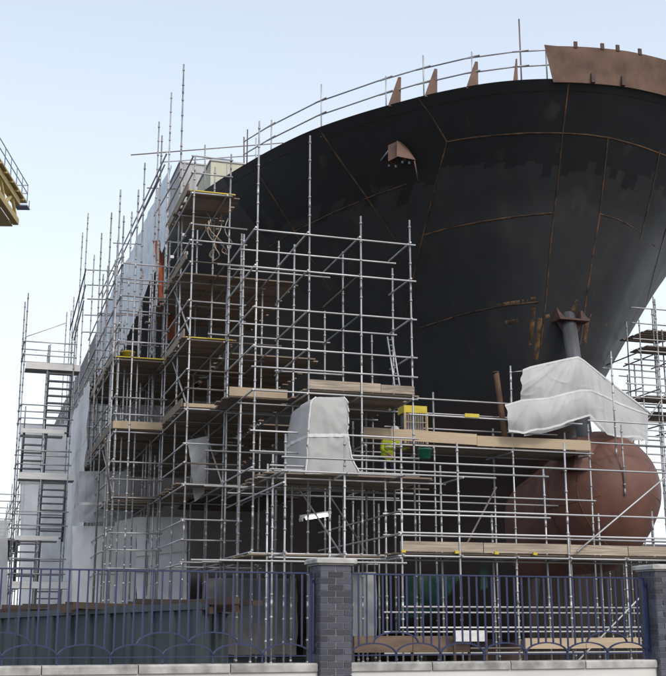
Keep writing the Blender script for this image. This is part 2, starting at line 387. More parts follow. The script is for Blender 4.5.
for j in range(NZ):
    for c in range(nc - 1): faces.append((j * nc + c, j * nc + c + 1, (j + 1) * nc + c + 1, (j + 1) * nc + c))
hull = pm('hull_plating', verts, faces, HULL, ship, True)
bvh = BVHTree.FromPolygons([tuple(v) for v in verts], faces)
def out_fix(c, nc_): return Vector((0, 0, .02))
# deck plate, keel plate, stern closing plate
top = [NZ * nc + c for c in range(nc)]
dk = [verts[i - nc] - out_fix(c, nc) for c, i in enumerate(top)]
pm('deck', dk, [(c, c + 1, nc - 2 - c, nc - 1 - c) for c in range(nc // 2 - 1)], STEEL, ship)
kb = [verts[c] for c in range(nc)]
pm('bottom_plating', kb, [(c, nc - 1 - c, nc - 2 - c, c + 1) for c in range(nc // 2 - 1)], OXIDE, ship)
tr = [verts[j * nc] for j in range(NZ + 1)] + [verts[j * nc + nc - 1] for j in range(NZ + 1)]
pm('transom_plate', tr, [(j, j + 1, NZ + 2 + j, NZ + 1 + j) for j in range(NZ)], STEEL, ship)
for k in range(12):
    box('keel_block', W(39 + k * 5.5, SC, .6), A, B, UP, (1.2, 1.6, 1.2), TIMB, ship)
EYE = Vector((0, 0, EZ))
def hit(x, y):
    r = ray(x, y).normalized(); h, n, i, d = bvh.ray_cast(EYE, r)
    if h is None: return None
    if n.dot(r) > 0: n = -n
    return h, n
def seam(pts, wd=.028, m=None, th=.012, name='weld_seam', closed=False):
    P = []
    for (x0, y0), (x1, y1) in zip(pts, pts[1:]):
        k = max(2, int(math.hypot(x1 - x0, y1 - y0) / 4))
        for i in range(k): P.append((x0 + (x1 - x0) * i / k, y0 + (y1 - y0) * i / k))
    P.append(pts[-1]); H = [hit(*p) for p in P]; H = [h for h in H if h]
    if len(H) < 3: return
    # smooth the polyline a little so welds run fair
    pos = [h[0] for h in H]
    for _ in range(3): pos = [pos[0]] + [(pos[i - 1] + pos[i] * 2 + pos[i + 1]) / 4 for i in range(1, len(pos) - 1)] + [pos[-1]]
    vs = []; fs = []
    for i, (h, n) in enumerate(H):
        d = (pos[min(i + 1, len(pos) - 1)] - pos[max(i - 1, 0)]).normalized(); sd_ = d.cross(n).normalized()
        ww = wd * (1 + .5 * noise.noise(pos[i] * 2.3))
        c = pos[i]; vs += [c + sd_ * ww - n * .03, c + sd_ * ww * .8 + n * th, c - sd_ * ww * .8 + n * th, c - sd_ * ww - n * .03]
    for i in range(len(H) - 1):
        a = i * 4
        for k in range(3): fs.append((a + k, a + k + 1, a + 5 + k, a + 4 + k))
    pm(name, vs, fs, m or RUST, ship, True)
SEAMS = [
 [(569, 81), (563, 130), (557, 190), (551, 240), (546, 300), (541, 345)],
 [(447, 142), (470, 138), (500, 135), (530, 133), (560, 133), (590, 135), (610, 138), (640, 146), (666, 156)],
 [(608, 138), (604, 175), (599, 220), (592, 260), (586, 300), (580, 345)],
 [(447, 142), (438, 175), (428, 215), (415, 270), (405, 320)],
 [(447, 142), (432, 117), (415, 94)],
 [(552, 213), (520, 216), (480, 222), (445, 229), (425, 235)],
 [(600, 214), (620, 220), (640, 232), (655, 246)],
 [(538, 302), (500, 306), (460, 315), (420, 328)],
 [(407, 184), (370, 197), (330, 214), (290, 234), (255, 256)],
 [(317, 126), (340, 160), (365, 195), (395, 240)],
 [(668, 222), (655, 268), (642, 320), (633, 350)], [(660, 150), (650, 200), (640, 240)],
 [(252, 164), (275, 200), (300, 240), (330, 290)],
]
for p in SEAMS: seam(p)
for p in [[(497, 306), (536, 299)], [(505, 323), (550, 316)], [(534, 308), (530, 345)], [(590, 316), (606, 326)], [(588, 318), (585, 345)], [(578, 300), (572, 312)], [(540, 318), (536, 360)],
          [(600, 310), (622, 330), (632, 360)]]:
    seam(p, .085, RUSTB, .004, 'rust_streak')
# bulb
BC = SC - .25
def bulb_pt(f, a):
    # f 0 at the nose .. 1 inside the hull; a angle
    L = 7.6; s = 29.2 + L * f; ds = L * f
    k = math.sqrt(max(0, 1 - (1 - min(1, ds / 2.1)) ** 2.1)) if ds < 2.1 else 1
    taper = 1 - .72 * max(0, (ds - 1.7) / 5.9) ** .8
    hw = 1.74 * k * taper; up = 1.85 * k * (1 - .62 * (max(0, ds - 1.7) / 5.9) ** .85); dn = 2.3 * k
    ca, sa = math.cos(a), math.sin(a)
    return W(s, BC + hw * ca * (1 - .30 * max(0, -sa) ** 2), 5.45 + (up if sa > 0 else dn) * sa)
NF, NA = 56, 48; bv = [bulb_pt(0, 0)]; bf = []
for i in range(1, NF + 1):
    for k in range(NA): bv.append(bulb_pt((i / NF) ** 2, 2 * math.pi * k / NA))
for k in range(NA): bf.append((0, 1 + (k + 1) % NA, 1 + k))
for i in range(NF - 1):
    for k in range(NA): bf.append((1 + i * NA + k, 1 + i * NA + (k + 1) % NA, 1 + (i + 1) * NA + (k + 1) % NA, 1 + (i + 1) * NA + k))
bulb = pm('bulbous_bow', bv, bf, OXIDE, ship, True)
bulb['label'] = 'rounded red-brown bulb at the foot of the bow'
ORG['bulbous_bow'] = W(60, SC, 1.2)
def bulb_ring(f=None, a=None, name='weld_seam'):
    if f is not None: P = [bulb_pt(f, 2 * math.pi * k / 48) for k in range(49)]
    else: P = [bulb_pt(.02 + .7 * k / 30, a) for k in range(31)]
    cen = W(33, BC, 5.4); pipe(name, [p + (p - cen).normalized() * -.012 for p in P], .022, BULBW, bulb, 6)
for f in (.10, .27, .5): bulb_ring(f=f)
for a in (R(35), R(145), R(-12), R(192)): bulb_ring(a=a)
# strut between hull and bulb
hs = hit(568, 322); ps0 = hs[0] if hs else PS(568, 322, 33)
tS, zS = ons(586, 438, 30.6); ps1 = W(30.6, BC + .0, 7.2)
h2 = PS(586, 440, 30.6); ps1 = Vector((h2.x, h2.y, h2.z - .35))
strut = bar('support_strut', ps0 + UP * .2, ps1, .235, STEEL, ship, 24)
cdir = (ps1 - ps0).normalized(); fr = -A
# bracket: plate with two pointed lugs and gussets
bp0 = ps0 + fr * .1 - UP * .02
box('bracket_plate', bp0, B, A, UP, (1.06, .75, .06), DKOX, ship)
for sd_ in (-1, 1):
    c = bp0 + B * sd_ * .42
    v = [c + B * sd_ * .1 + fr * .35, c - B * sd_ * .16 + fr * .3, c + A * .3 - B * sd_ * .2, c + A * .3 + B * sd_ * .14, c + B * sd_ * .02 + UP * .5 + A * .05, c - B * sd_ * .02 + UP * .48 + A * .3]
    pm('bracket_lug', v, [(0, 1, 4), (1, 2, 5, 4), (2, 3, 5), (3, 0, 4, 5), (0, 3, 2, 1)], DKOX, ship)
    g0 = bp0 + B * sd_ * .3
    v = [g0 + B * sd_ * .16 - UP * .03 + A * .02, bp0 + B * sd_ * .22 - UP * .03 + A * .02, bp0 + B * sd_ * .22 - UP * .42 + A * .02]
    pm('bracket_gusset', [p for p in v] + [p - A * .05 for p in v], [(0, 1, 2), (5, 4, 3), (0, 3, 4, 1), (1, 4, 5, 2), (2, 5, 3, 0)], DKOX, ship)
# foot collar on the bulb
cc = ps1 + UP * .1
v = []
for (hw, hd, z) in ((.95, .9, -.75), (.62, .62, .22), (.55, .55, .22)):
    v += [cc + B * hw + A * hd + UP * z, cc - B * hw + A * hd + UP * z, cc - B * hw - A * hd + UP * z, cc + B * hw - A * hd + UP * z]
pm('strut_foot', v, [(k, (k + 1) % 4, 4 + (k + 1) % 4, 4 + k) for k in range(4)] + [(4, 5, 6, 7)], OXIDE, ship)
# bulwark plate on the deck edge: pixel x 551 -> round to the far side
def deck_edge(side, ds): return W(S0 + ds, SC + side * interp(DECKB, ds), ZD)
def edge_n(side, ds):
    a = deck_edge(side, max(0, ds - .05)); b = deck_edge(side, ds + .05); d = (b - a).normalized(); n = d.cross(UP) * (1 if side < 0 else -1)
    n = n.normalized(); return -n if n.dot(A) > .2 and ds < 3 else n
def s_of_px(x):                            # deck-edge station that shows at pixel x, near side
    best = None
    for k in range(4000):
        ds = (k / 4000) ** 2 * 40; p = deck_edge(-1, ds) - EYE
        d = p.y * math.cos(TILT) + p.z * math.sin(TILT); xx = CX + F * p.x / d
        if best is None or abs(xx - x) < best[0]: best = (abs(xx - x), ds)
    return best[1]
dsb = s_of_px(553)
path = [(-1, dsb * (1 - k / 18) ** 2) for k in range(18)] + [(1, 5.0 * (k / 30) ** 2) for k in range(31)]
def out_n(p):
    c = W(S0 + 6, SC, ZD); n = (p - c); n.z = 0; return n.normalized()
vb = []; fb = []
N = len(path)
for i, (sd_, ds) in enumerate(path):
    p = deck_edge(sd_, ds); n = out_n(p); h = .92 if i > 0 else .92
    lean = (path[0][0], 0)
    sh = -out_n(p).cross(UP) * 0
    tp = p + n * .28 + UP * h - (B * .28 if i == 0 else B * 0)
    for (q, off) in ((p - UP * .12, 0), (tp, 0)): vb += [q + n * .02, q - n * .02]
for i in range(N - 1):
    a = i * 4; b = a + 4
    fb += [(a, a + 2, b + 2, b), (a + 1, b + 1, b + 3, a + 3), (a + 2, a + 3, b + 3, b + 2)]
fb += [(0, 1, 3, 2)]
pm('bulwark_plate', vb, fb, PRIMER, ship)
for i in (5, 11, 15, 20, 25, 30, 35, 40):
    sd_, ds = path[i]; p = deck_edge(sd_, ds); n = out_n(p); tz = UP
    box('lifting_lug', p + n * .29 + UP * .98, n, n.cross(UP), UP, (.05, .11, .2), DKOX, ship)
for i in (9, 17, 24, 30):
    sd_, ds = path[i]; p = deck_edge(sd_, ds); n = out_n(p)
    box('clamp_lug', p + n * .09 + UP * .02, n, n.cross(UP), UP, (.1, .12, .3), DKOX, ship)
# fin brackets along the deck edge
for x, hgt, wd in ((393, 1.05, .42), (430, 1.0, .42), (472, .95, .40), (516, .85, .16)):
    ds = s_of_px(x); p = deck_edge(-1, ds) + A * .05 - UP * .05; d = (deck_edge(-1, ds + .1) - deck_edge(-1, ds)).normalized()
    q = -out_n(p)
    # plate in the plane of the screen-facing section: base tapering to a blunt tip
    a0 = p + B * (-wd / 2) + q * .08; a1 = p + B * (wd / 2) + q * .08; t1 = p + B * (wd * .5) + UP * hgt + q * .12; t0 = p + B * (wd * .28) + UP * hgt + q * .12
    th = A * .03
    pm('fin_bracket', [a0, a1, t1, t0, a0 + th, a1 + th, t1 + th, t0 + th], [(0, 1, 2, 3), (7, 6, 5, 4), (0, 4, 5, 1), (1, 5, 6, 2), (2, 6, 7, 3), (3, 7, 4, 0)], PRIMER, ship)
# box bracket welded on the bow side
hb = hit(405, 155); c = hb[0]; n = hb[1]; nh = Vector((n.x, n.y, 0)).normalized(); sx = UP.cross(nh).normalized()
if sx.dot(B) < 0: sx = -sx
br = nh
u0 = [c - sx * .38 + UP * .28, c + sx * .02 + UP * .34, c + sx * .02 - UP * .28, c - sx * .38 - UP * .36]
u0 = [c + (p - c) * .85 for p in u0]; u1 = [p + br * .5 for p in u0]
pm('side_bracket', u0 + u1, [(4, 5, 6, 7), (0, 1, 5, 4), (1, 2, 6, 5), (3, 0, 4, 7)], PRIMER, ship)
v = [c + sx * .05 + UP * .34 + br * .08, c + sx * .05 - UP * .25 + br * .58, c + sx * .05 + UP * .29 + br * .56, c + sx * .52 - UP * .36 + br * .2]
pm('side_bracket', v, [(0, 2, 3), (2, 1, 3), (0, 1, 2)], PRIMER, ship)
bar('bracket_stay', c - sx * .9 + UP * .02 + br * .02, c - sx * .36 + UP * .1 + br * .4, .03, GALV, ship)
bar('bracket_stay', c + sx * .5 - UP * .4 + br * .25, c + sx * .48 - UP * 1.0 + br * .02, .02, PRIMER, ship)
for k in range(4): box('bracket_clip', c - sx * (.35 - .25 * k) - UP * (.42 + .08 * (k % 2)) + br * .4, sx, br, UP, (.05, .06, .08), DARKST, ship)
# vertical ragged edge plates aft (brown primer topside where the scaffold stands) and mooring opening
def hullpatch(name, quad, m, parent=ship, off=.02):
    hh = [hit(*q) for q in quad]
    if all(hh): return pm(name, [h[0] + h[1] * off for h in hh], [(0, 1, 2, 3)], m, parent)
# deck house blocks behind the edge
def blockbox(name, label, x0, y0, x1, y1, s, dpt, m, cat):
    t0, z1 = ons(x0, y0, s); t1, z0 = ons(x1, y1, s); z0 = ZD - .25
    o = thing(name, W(s, t0, z0), label, cat)
    box('wall_panel', W(s + dpt / 2, (t0 + t1) / 2, (z0 + z1) / 2), B, A, UP, (t1 - t0, dpt, z1 - z0), m, o)
    n = max(2, int((t1 - t0) / .5))
    for k in range(1, n): box('panel_joint', W(s - .012, t0 + (t1 - t0) * k / n, (z0 + z1) / 2), B, A, UP, (.04, .03, z1 - z0 - .1), GREYP, o)
    box('roof_edge', W(s + dpt / 2, (t0 + t1) / 2, z1 + .03), B, A, UP, (t1 - t0 + .1, dpt + .1, .06), GREYP, o)
blockbox('deck_cabin', 'pale cream cabin on the deck behind the rails', 211, 161, 243, 185, 45, 3, CREAM, 'cabin')
blockbox('deck_cabin', 'grey cabin on the deck left of the cream one', 180, 163, 207, 190, 49, 3, GREYP, 'cabin')
# added board screen, standing in for the gloom under and beyond the bulb
BACKM = mat('gloom_boards', (.012, .010, .009), (.028, .022, .019), rough=.9, scale=4, stretch=(6, 6, .5), rand=.3)  # near-black boards: the shade is put into their colour
def backdrop():
    o = thing('dark_backdrop', W(44, 27, 0), 'added dark boarded screen for the gloom far behind the bulb, seen through the railings', 'backdrop')
    t0, t1, s_, h = 17, 40, 41, 4.6
    box('back_wall', W(s_ + 4, (t0 + t1) / 2, h / 2), B, A, UP, (t1 - t0, .15, h), BACKM, o)
    box('roof', W(s_ + 2, (t0 + t1) / 2, h + .08), B, A, UP, (t1 - t0 + .4, 4.6, .12), DARKST, o)
    n = 90
    for k in range(n): box('plank', W(s_, t0 + (t1 - t0) * (k + .5) / n, h / 2 - random.uniform(0, .05)), B, A, UP, ((t1 - t0) / n - .012, .04, h - .06), BACKM, o)
backdrop()
# ------------------------------------------------------------------ rails along the deck edge
dr = Scaf('deck_edge_railing', 'two galvanised tube rails along the top edge of the black hull', 34, 10, 'railing', None)
bar_pts = [s_of_px(x) for x in (240, 264, 314, 380, 419, 470, 521, 548)]
def rail_pt(ds, h): p = deck_edge(-1, ds); return p - out_n(p) * .25 + UP * h
for h in (.55, 1.05):
    for a, b in zip(bar_pts, bar_pts[1:]):
        p, q = rail_pt(a, h), rail_pt(b, h); d = (q - p).normalized() * .25; bar('guard_rail', p - d, q + d + UP * .03, .0242, GALV, dr.o)
for i, ds in enumerate(bar_pts):
    p = rail_pt(ds, -.25); hh = (1.7, 1.5, 1.9, 1.4, 1.75, 1.5, 2.4, 1.3)[i]; bar('rail_post', p, p + UP * hh, .0242, GALV, dr.o)
# the long side aft: rails and level tubes
pA, pB = PS(131, 155, 44), PS(283, 143, 47); bar('guard_rail', pA, pB, .024, GALV, dr.o)
pA, pB = PS(163, 162, 44), PS(262, 155, 47); bar('guard_rail', pA, pB, .024, GALV, dr.o)
for x, y0, y1 in ((205, 145, 180), (244, 137, 166), (256, 138, 160)): bar('rail_post', PS(x, y0, 45), PS(x, y1 + 14, 45), .03, GALV, dr.o)
# ------------------------------------------------------------------ scaffolds
ZL = [3.3, 5.3, 7.3, 9.3, 11.3, 13.3]
# --- R: low working platform in front of the bulb
sR, sR2 = 25.7, 26.75
r = Scaf('bow_scaffold', 'lowest and nearest tube scaffold with a long plank platform before the red bulb', sR, 12)
tR = [X(x, 500, sR) for x in (285, 344, 401, 459, 514, 566, 622, 680, 736)]
tops = [Z(285, 434, sR), Z(344, 436, sR), Z(401, 439, sR), Z(459, 443, sR), Z(514, 560, sR), Z(566, 443, sR), 3.25, Z(680, 440, sR), 5]
for t, zt in zip(tR, tops): r.std(sR, t, 0, zt)
t2 = [X(x, 500, sR2) for x in (273, 330, 386, 441, 492, 545, 597, 651, 706)]
for i, (t, zt) in enumerate(zip(t2, (5.55, 5.5, 5.5, 5.45, 4.3, 5.5, 4.4, 4.5, 4.4))): r.std(sR2, t, 0, zt)
zd = Z(460, 555, sR)                       # platform level
r.led(sR, tR[0], tR[-1], Z(401, 462, sR)); r.led(sR2, t2[0], t2[5], Z(401, 470, sR2))
r.led(sR, tR[0], tR[2], Z(344, 473, sR)); r.led(sR2, t2[0], t2[4], Z(430, 476, sR2))
for h in (.5, 1.0): r.led(sR, tR[2], tR[-1], zd + h, 'guard_rail'); r.led(sR2, t2[2], t2[5 if h > .6 else 8], zd + h, 'guard_rail')
r.led(sR, tR[2], tR[-1], zd - .06); r.led(sR2, t2[0], t2[-1], zd - .06); r.led(sR, tR[0] - 2, tR[2], zd - .2)
for z in (2.05, 1.58, 1.12): r.led(sR, tR[2] + (.0 if z < 2 else .1), tR[-1], z); r.led(sR2, t2[2], t2[-1], z - .1)
for a, b in zip(tR, t2):
    r.bar((sR - .15, a, zd - .03), (sR2 + .15, a, zd - .03), 'transom'); 
    if a < tR[4]: r.bar((sR - .15, a + .06, 5.02), (sR2 + .1, a + .06, 5.02), 'transom')
r.deck(sR + .03, sR2 + .1, tR[2], tR[-1] + .2, zd + .03)
segs = [tR[2] - .02, tR[3] + .6, tR[5] + .05, tR[6] + .1, tR[-1] + .2]
for k, (a, b) in enumerate(zip(segs, segs[1:])): r.toe((sR + .02, a, zd + .06), (sR + .02, b - .02, zd + .06 + .01 * (k % 2)), .235, TOEB)
for t in (tR[2] + .03, tR[2] + 1.35, tR[3] + .9, tR[5] - .9): box('board_clip', W(sR - .03, t, zd + .06), B, A, UP, (.1, .06, .06), YEL, r.o)
r.bar((sR - .1, X(575, 552, sR), Z(575, 552, sR)), (sR - .1, X(672, 470, sR), Z(672, 470, sR)), 'brace')
r.bar((sR - .1, X(572, 664, sR), .75), (sR - .1, X(645, 590, sR), Z(645, 590, sR)), 'brace')
r.bar((sR2, X(459, 540, sR2), zd), (sR2 + .6, X(497, 487, 27.3), Z(497, 487, 27.3)), 'brace')
# return along the platform's left end
for z in (zd + .45, zd + .95, zd - .1): r.tra(tR[2], sR, sR + 6.5, z, 'guard_rail'); 
for z in (5.05, 4.75): r.tra(tR[0], sR, sR + 6, z)
for k in range(1, 4): r.std(sR + 1.6 * k, tR[2], 0, zd + 1.3); r.std(sR + 1.6 * k, tR[0], 0, 5.4)
# deck carrying the wrapped tent, level 5.05
r.deck(sR + .9, sR + 3.6, tR[0] - .2, tR[3] - .3, 5.1)
r.deck(sR + 1.2, sR + 5, tR[0] - .5, tR[2], zd, drop=.2)
for k in range(4): r.led(sR + 1.1 + 1.1 * k, tR[0] - .3, tR[3], 5.0)
# --- S1: tall square tower left of the bow
s1, s1b, s1c = 27.4, 28.9, 30.5
q = Scaf('tower_scaffold', 'tall open tube tower in the middle, with a plank deck halfway up', s1, 8)
t1 = [X(x, 300, s1) for x in (256, 309, 361, 412)]
zt1 = [Z(259, 122, s1), Z(311, 136, s1), Z(361, 217, s1), Z(412, 220, s1)]
for t, z in zip(t1, zt1): q.std(s1, t, 0, z)
for t, z in zip(t1, (11.45, 11.3, 11.25, 10.9)): q.std(s1b, t, 0, z + .2)
for t, z in zip(t1, (11.3, 12.1, 10.2, 9.6)): q.std(s1c, t, 0, z)
D1 = 7.28
for z in (D1 + 4.0, D1 + 3.0, D1 + 2.0, D1 + 1.0, D1 + .5, D1 - .08): q.led(s1, t1[0], t1[3], z)
for z in (D1 + 4.0, D1 + 2.0, D1 - .08): q.led(s1b, t1[0], t1[3], z - .05)
q.led(s1b, t1[0] - .6, t1[1], D1 + 3.5); q.led(s1c, t1[0], t1[2], D1 + 3.9); q.led(s1c, t1[0] - .5, t1[2], D1 + 2); q.led(s1c, t1[1], t1[2] + .4, D1 + 1.1); q.led(s1c, t1[0], t1[3], D1 - .1)
for t in t1:
    for z in (D1 + 4.05, D1 + 3.05, D1 + 2.0, D1 + 1.0, D1 - .1):
        if t == t1[2] and z in (D1 + 1.0,): continue
        q.tra(t, s1, s1c if t < t1[3] else s1b, z)
for z in (5.25, 5.7, 6.2, 3.3): q.led(s1, t1[0], t1[3], z); q.led(s1c, t1[0] - .5, t1[3], z - .06)
for t in t1:
    q.tra(t, s1, s1c + 2, 5.3); q.tra(t, s1, s1c + 2, 3.3)
q.bar((s1b, t1[1], 5.3), (s1b, t1[2], 3.3), 'brace'); q.bar((s1c, t1[2], 5.2), (s1c, t1[3], 3.2), 'brace')
q.deck(s1 + .03, s1b + 1.6, t1[1] - .1, t1[3] + .05, D1)
q.deck(s1 + 1.3, s1c + 1.2, t1[0] - .4, t1[1] - .15, D1 - .02)
q.toe((s1 + .0, t1[1] - .02, D1 + .03), (s1 + .0, t1[2] + .5, D1 + .03), .23, TOEB)
q.toe((s1 + .0, t1[2] + .51, D1 + .03), (s1 + .0, t1[3] + .02, D1 + .035), .21, TOEB)
q.toe((s1 + 1.3, t1[0] - .35, D1 + .0), (s1 + 1.3, t1[1] - .2, D1 + .0), .23, WOODN)
# --- S2: stepped scaffold against the side, narrow front bay
s2 = 30.6
p2 = Scaf('side_scaffold', 'tall stacked tube scaffold with five plank decks left of the open tower', s2, 6)
t2c = [X(193, 220, s2), X(228, 220, s2), X(242, 300, s2), X(257, 300, s2) + .6]
zt2 = [Z(195.6, 157, s2), Z(228, 154, s2), Z(242, 234, s2), 11.6]
for t, z in zip(t2c, zt2): p2.std(s2, t, 0, z)
rows2 = [s2, 32.6, 35.1]
for i, s in enumerate(rows2[1:]):
    for j, t in enumerate(t2c): p2.std(s, t, 0, (15.0, 14.6, 12.5, 12.2)[i] if j < 2 else (11.6, 11.2, 10.4, 10)[i] - .3 * (j == 3))
zt = Z(193, 190, s2)
DK2 = [zt, zt - 2.0, Z(193, 337, s2), Z(193, 407, s2), 5.3, 3.3]
for z in DK2:
    p2.led(s2, t2c[0], t2c[1 if z > 13 else 3], z - .08)
    for h in (.5, 1.0): p2.led(s2, t2c[0], t2c[1 if z > 13 else 2], z + h, 'guard_rail')
    for s in rows2[1:]: p2.led(s, t2c[0], t2c[1 if z > 13 else 3], z - .08)
    for j, t in enumerate(t2c[:(2 if z > 13 else 4)]):
        p2.tra(t, s2, rows2[-1], z - .1)
        if j in (0,):
            for h in (.5, 1.0): p2.tra(t, s2, rows2[-1], z + h, 'guard_rail')
p2.deck(s2 + .05, s2 + 3.3, t2c[0] - .1, t2c[1] + .25, DK2[0], m=WOOD)
p2.deck(s2 + 1.4, s2 + 7.5, t2c[0] - .1, t2c[3] + .9, DK2[1])
p2.deck(s2 + .05, s2 + 8.5, t2c[0] - .1, t2c[1] + .3, DK2[2]); p2.deck(s2 + 1.6, s2 + 9, t2c[1] + .45, t2c[3] + 1.6, DK2[2] - .01)
p2.deck(s2 + .05, s2 + 11, t2c[0] - .1, t2c[3] - .1, DK2[3])
p2.deck(s2 + .4, s2 + 6, t2c[0] - .1, t2c[3] + 1, DK2[4], drop=.15)
for z in (DK2[0], DK2[2]): p2.toe((s2 + .02, t2c[0] - .1, z - .02), (s2 + .02, t2c[1] + .2, z - .02), .03, YEL, 'deck_edge_strip', .03)
p2.toe((s2 + .02, t2c[0] - .1, DK2[3]), (s2 + .02, t2c[2], DK2[3] + .01), .1, WOODN)
for i, z in enumerate(DK2[:4]): p2.toe((s2 + .1, t2c[0] - .13, z + .02), (s2 + 3.4, t2c[0] - .13, z + .02), .22, WOOD)
p2.deck(s2 + 1.6, s2 + 10, t2c[3], t1[1] + 1.2, DK2[3] - .1); p2.deck(s2 + 2.5, s2 + 7, t2c[1], t2c[3] + 1.2, DK2[4] - .05, m=TIMB)
p2.bar((s2, t2c[0], 7.3), (33.6, t2c[0], 9.3), 'brace'); p2.bar((s2, t2c[0], 9.3), (33.6, t2c[0], 11.4), 'brace')
p2.bar((s2, t2c[1], 5.3), (33.6, t2c[1], 7.4), 'brace')
# tall poles standing above the side
for x, yt, t in ((184.6, 64, t2c[0]), (171, 93, t2c[0] + .1)):
    s, z = ont(x, yt, t); p2.std(s, t, 9.3, z)
# --- S3: outer step, with two decks
s3 = 34.2
p3 = Scaf('outer_scaffold', 'outer tube scaffold with a yellow tub on its deck and a fresh plank edge below', s3, 4)
t3 = [X(118.5, 380, s3), X(164, 380, s3)]
DK3 = [Z(119, 357, s3), Z(119, 429, s3), 5.3, 3.3]
rows3 = [s3, 36.2, 38.2, 40.2]
for i, s in enumerate(rows3):
    p3.std(s, t3[0], 0, Z(119.5, 256, s3) + (.2, .5, .9, 1.2, 1.6)[i]); p3.std(s, t3[1], 0, Z(164, 240, s3) + (0, .6, .3, .8, 1)[i])
for x, y0, y1 in ((126, 378, 425), (139, 383, 425), (152, 381, 425), (140, 300, 356), (152, 300, 356), (150, 455, 600)):
    p3.std(s3 + .9, X(x, y1, s3 + .9), max(Z(x, y1, s3 + .9), 0) if y1 < 590 else 0, Z(x, y0, s3 + .9))
for z in (12.2, 11.75, 11.2, 10.75, 10.2, 9.8): p3.led(s3, t3[0], t3[1] + (.3 if z > 11 else 0), z)
for z in DK3:
    p3.led(s3, t3[0], t3[1], z - .08); 
    if z < 9: 
        for h in (.42, .92): p3.led(s3, t3[0], t3[1], z + h, 'guard_rail')
    for s in rows3[1:]: p3.led(s, t3[0], t3[1], z - .08)
    for t in t3: p3.tra(t, s3, rows3[-1] + 1, z - .1)
    for h in (.5, 1.0): p3.tra(t3[0], s3, rows3[-1] + .6, z + h, 'guard_rail')
for z in (12.2, 11.2): p3.tra(t3[0], s3, rows3[-1] + 4, z)
for s in rows3[1:]:
    for z in (12.2, 11.2, 10.2): p3.led(s, t3[0], t3[1], z)
p3.deck(s3 + .03, rows3[-1] + .8, t3[0] - .1, t3[1] + .1, DK3[0]); p3.deck(s3 + .03, rows3[-1] + 5.5, t3[0] + .0, t3[1] + .1, DK3[1])
p3.deck(s3 + 2.8, rows3[-1] + 1.4, t3[1] + .25, t3[1] + 2.0, DK3[0]); p3.deck(s3 + 7.4, rows3[-1] + 5, t3[1] + .25, t3[1] + 2.6, DK3[1])
p3.deck(s3 + .5, rows3[-1], t3[0], t3[1] + .6, DK3[2], drop=.1)
for z in DK3[:2]: p3.toe((s3, t3[0] - .13, z + .0), (rows3[-1] + .8, t3[0] - .13, z), .22, WOOD)
p3.toe((s3 - .0, t3[0] - .1, DK3[1] + .02), (s3, t3[1] + .05, DK3[1] + .03), .22, WOODN)
p3.toe((s3 - .0, t3[0] - .1, DK3[0] - .0), (s3, t3[1] + .05, DK3[0] - .0), .03, YEL, 'deck_edge_strip')
p3.bar((s3, t3[1], 7.4), (rows3[2], t3[1], 9.3), 'brace'); p3.bar((s3, t3[0], 5.3), (rows3[2], t3[0], 7.3), 'brace')
p3.bar((s3 - .1, X(104, 440, s3), Z(104, 440, s3)), (s3 - .1, X(110, 500, s3), Z(110, 500, s3)), 'brace')
# --- S4: long sheeted run further aft, many tall poles
p4 = Scaf('aft_scaffold', 'long tube scaffold running away along the sheeted ship side, tall poles above it', 46, 4)
for x, y, t in ((87.5, 213, 3.85), (82.5, 232, 3.85), (103, 233, 3.75), (111, 212, 3.75), (122, 190, 3.75), (125.5, 216, 3.9), (131, 212, 4.2), (140, 190, 4.2), (147, 163, 4.5), (159, 121, 5.1), (161.5, 135, 5.1), (74, 297, 3.95), (66, 312, 3.95), (71, 310, 3.95), (93, 255, 3.95), (117, 240, 3.75)):
    s, z = ont(x, y, t); p4.std(s, t, 0, z)
def rail_run(pts, t, name='guard_rail'):
    (xa, ya), (xb, yb) = pts; sa, za = ont(xa, ya, t); sb, zb = ont(xb, yb, t); p4.bar((sa, t, za), (sb, t, zb), name)
rail_run([(167, 153), (99, 297)], 4.6); rail_run([(165, 164), (103, 297)], 4.6); rail_run([(160, 178), (113, 274)], 4.75)
rail_run([(182, 168), (154, 216)], t2c[0]); rail_run([(86, 269), (70, 330)], 3.2); rail_run([(86, 284), (72, 338)], 3.2); rail_run([(84, 300), (74, 340)], 3.2)
for (xa, ya, xb, yb, s) in ((147, 188, 176, 189, 44), (113, 243, 150, 245, 45), (87, 270, 119, 271, 46), (87, 285, 119, 286, 46), (87, 299, 122, 300, 46), (84, 315, 122, 316, 46), (82, 332, 120, 333, 46), (118, 258, 122, 258, 45)):
    p4.bar((s, X(xa, ya, s), Z(xa, ya, s)), (s, X(xb, yb, s), Z(xb, yb, s)), 'ledger')
for s in (42, 43.6, 45.2, 47, 49):
    p4.std(s, 3.95, 0, 11 + random.uniform(0, 1)); p4.std(s, 4.9, 0, 12.5 + (s - 42) * .2)
    for z in (9.3, 10.3, 11.3): p4.led(s, 3.95, 4.9, z)
for z in (10.3, 10.8, 11.3): p4.tra(3.95, 41, 52, z)
box('deck_board', W(41.3, 4.75, 10.1), B, A, UP, (1.9, .3, .25), TIMB, p4.o); p4.deck(41, 45, 3.9, 5.6, 9.9, m=TIMB)
# --- far low run at the left edge
p6 = Scaf('far_scaffold', 'far low tube scaffold at the left edge behind the stair tower', 66, 1.8)
for k in range(9):
    s = 54 + 3.2 * k
    for t in (1.0, 2.2): p6.std(s, t, 0, 9.2 + random.uniform(-.6, .9))
for z in (3.3, 5.3, 6.3, 7.3, 8.3):
    for t in (1.0, 2.2): p6.tra(t, 54, 80, z)
for k in range(9):
    for z in (3.3, 5.3, 7.3): p6.led(54 + 3.2 * k, 1.0, 2.2, z)
p6.deck(54, 79, 1.05, 2.2, 5.35)
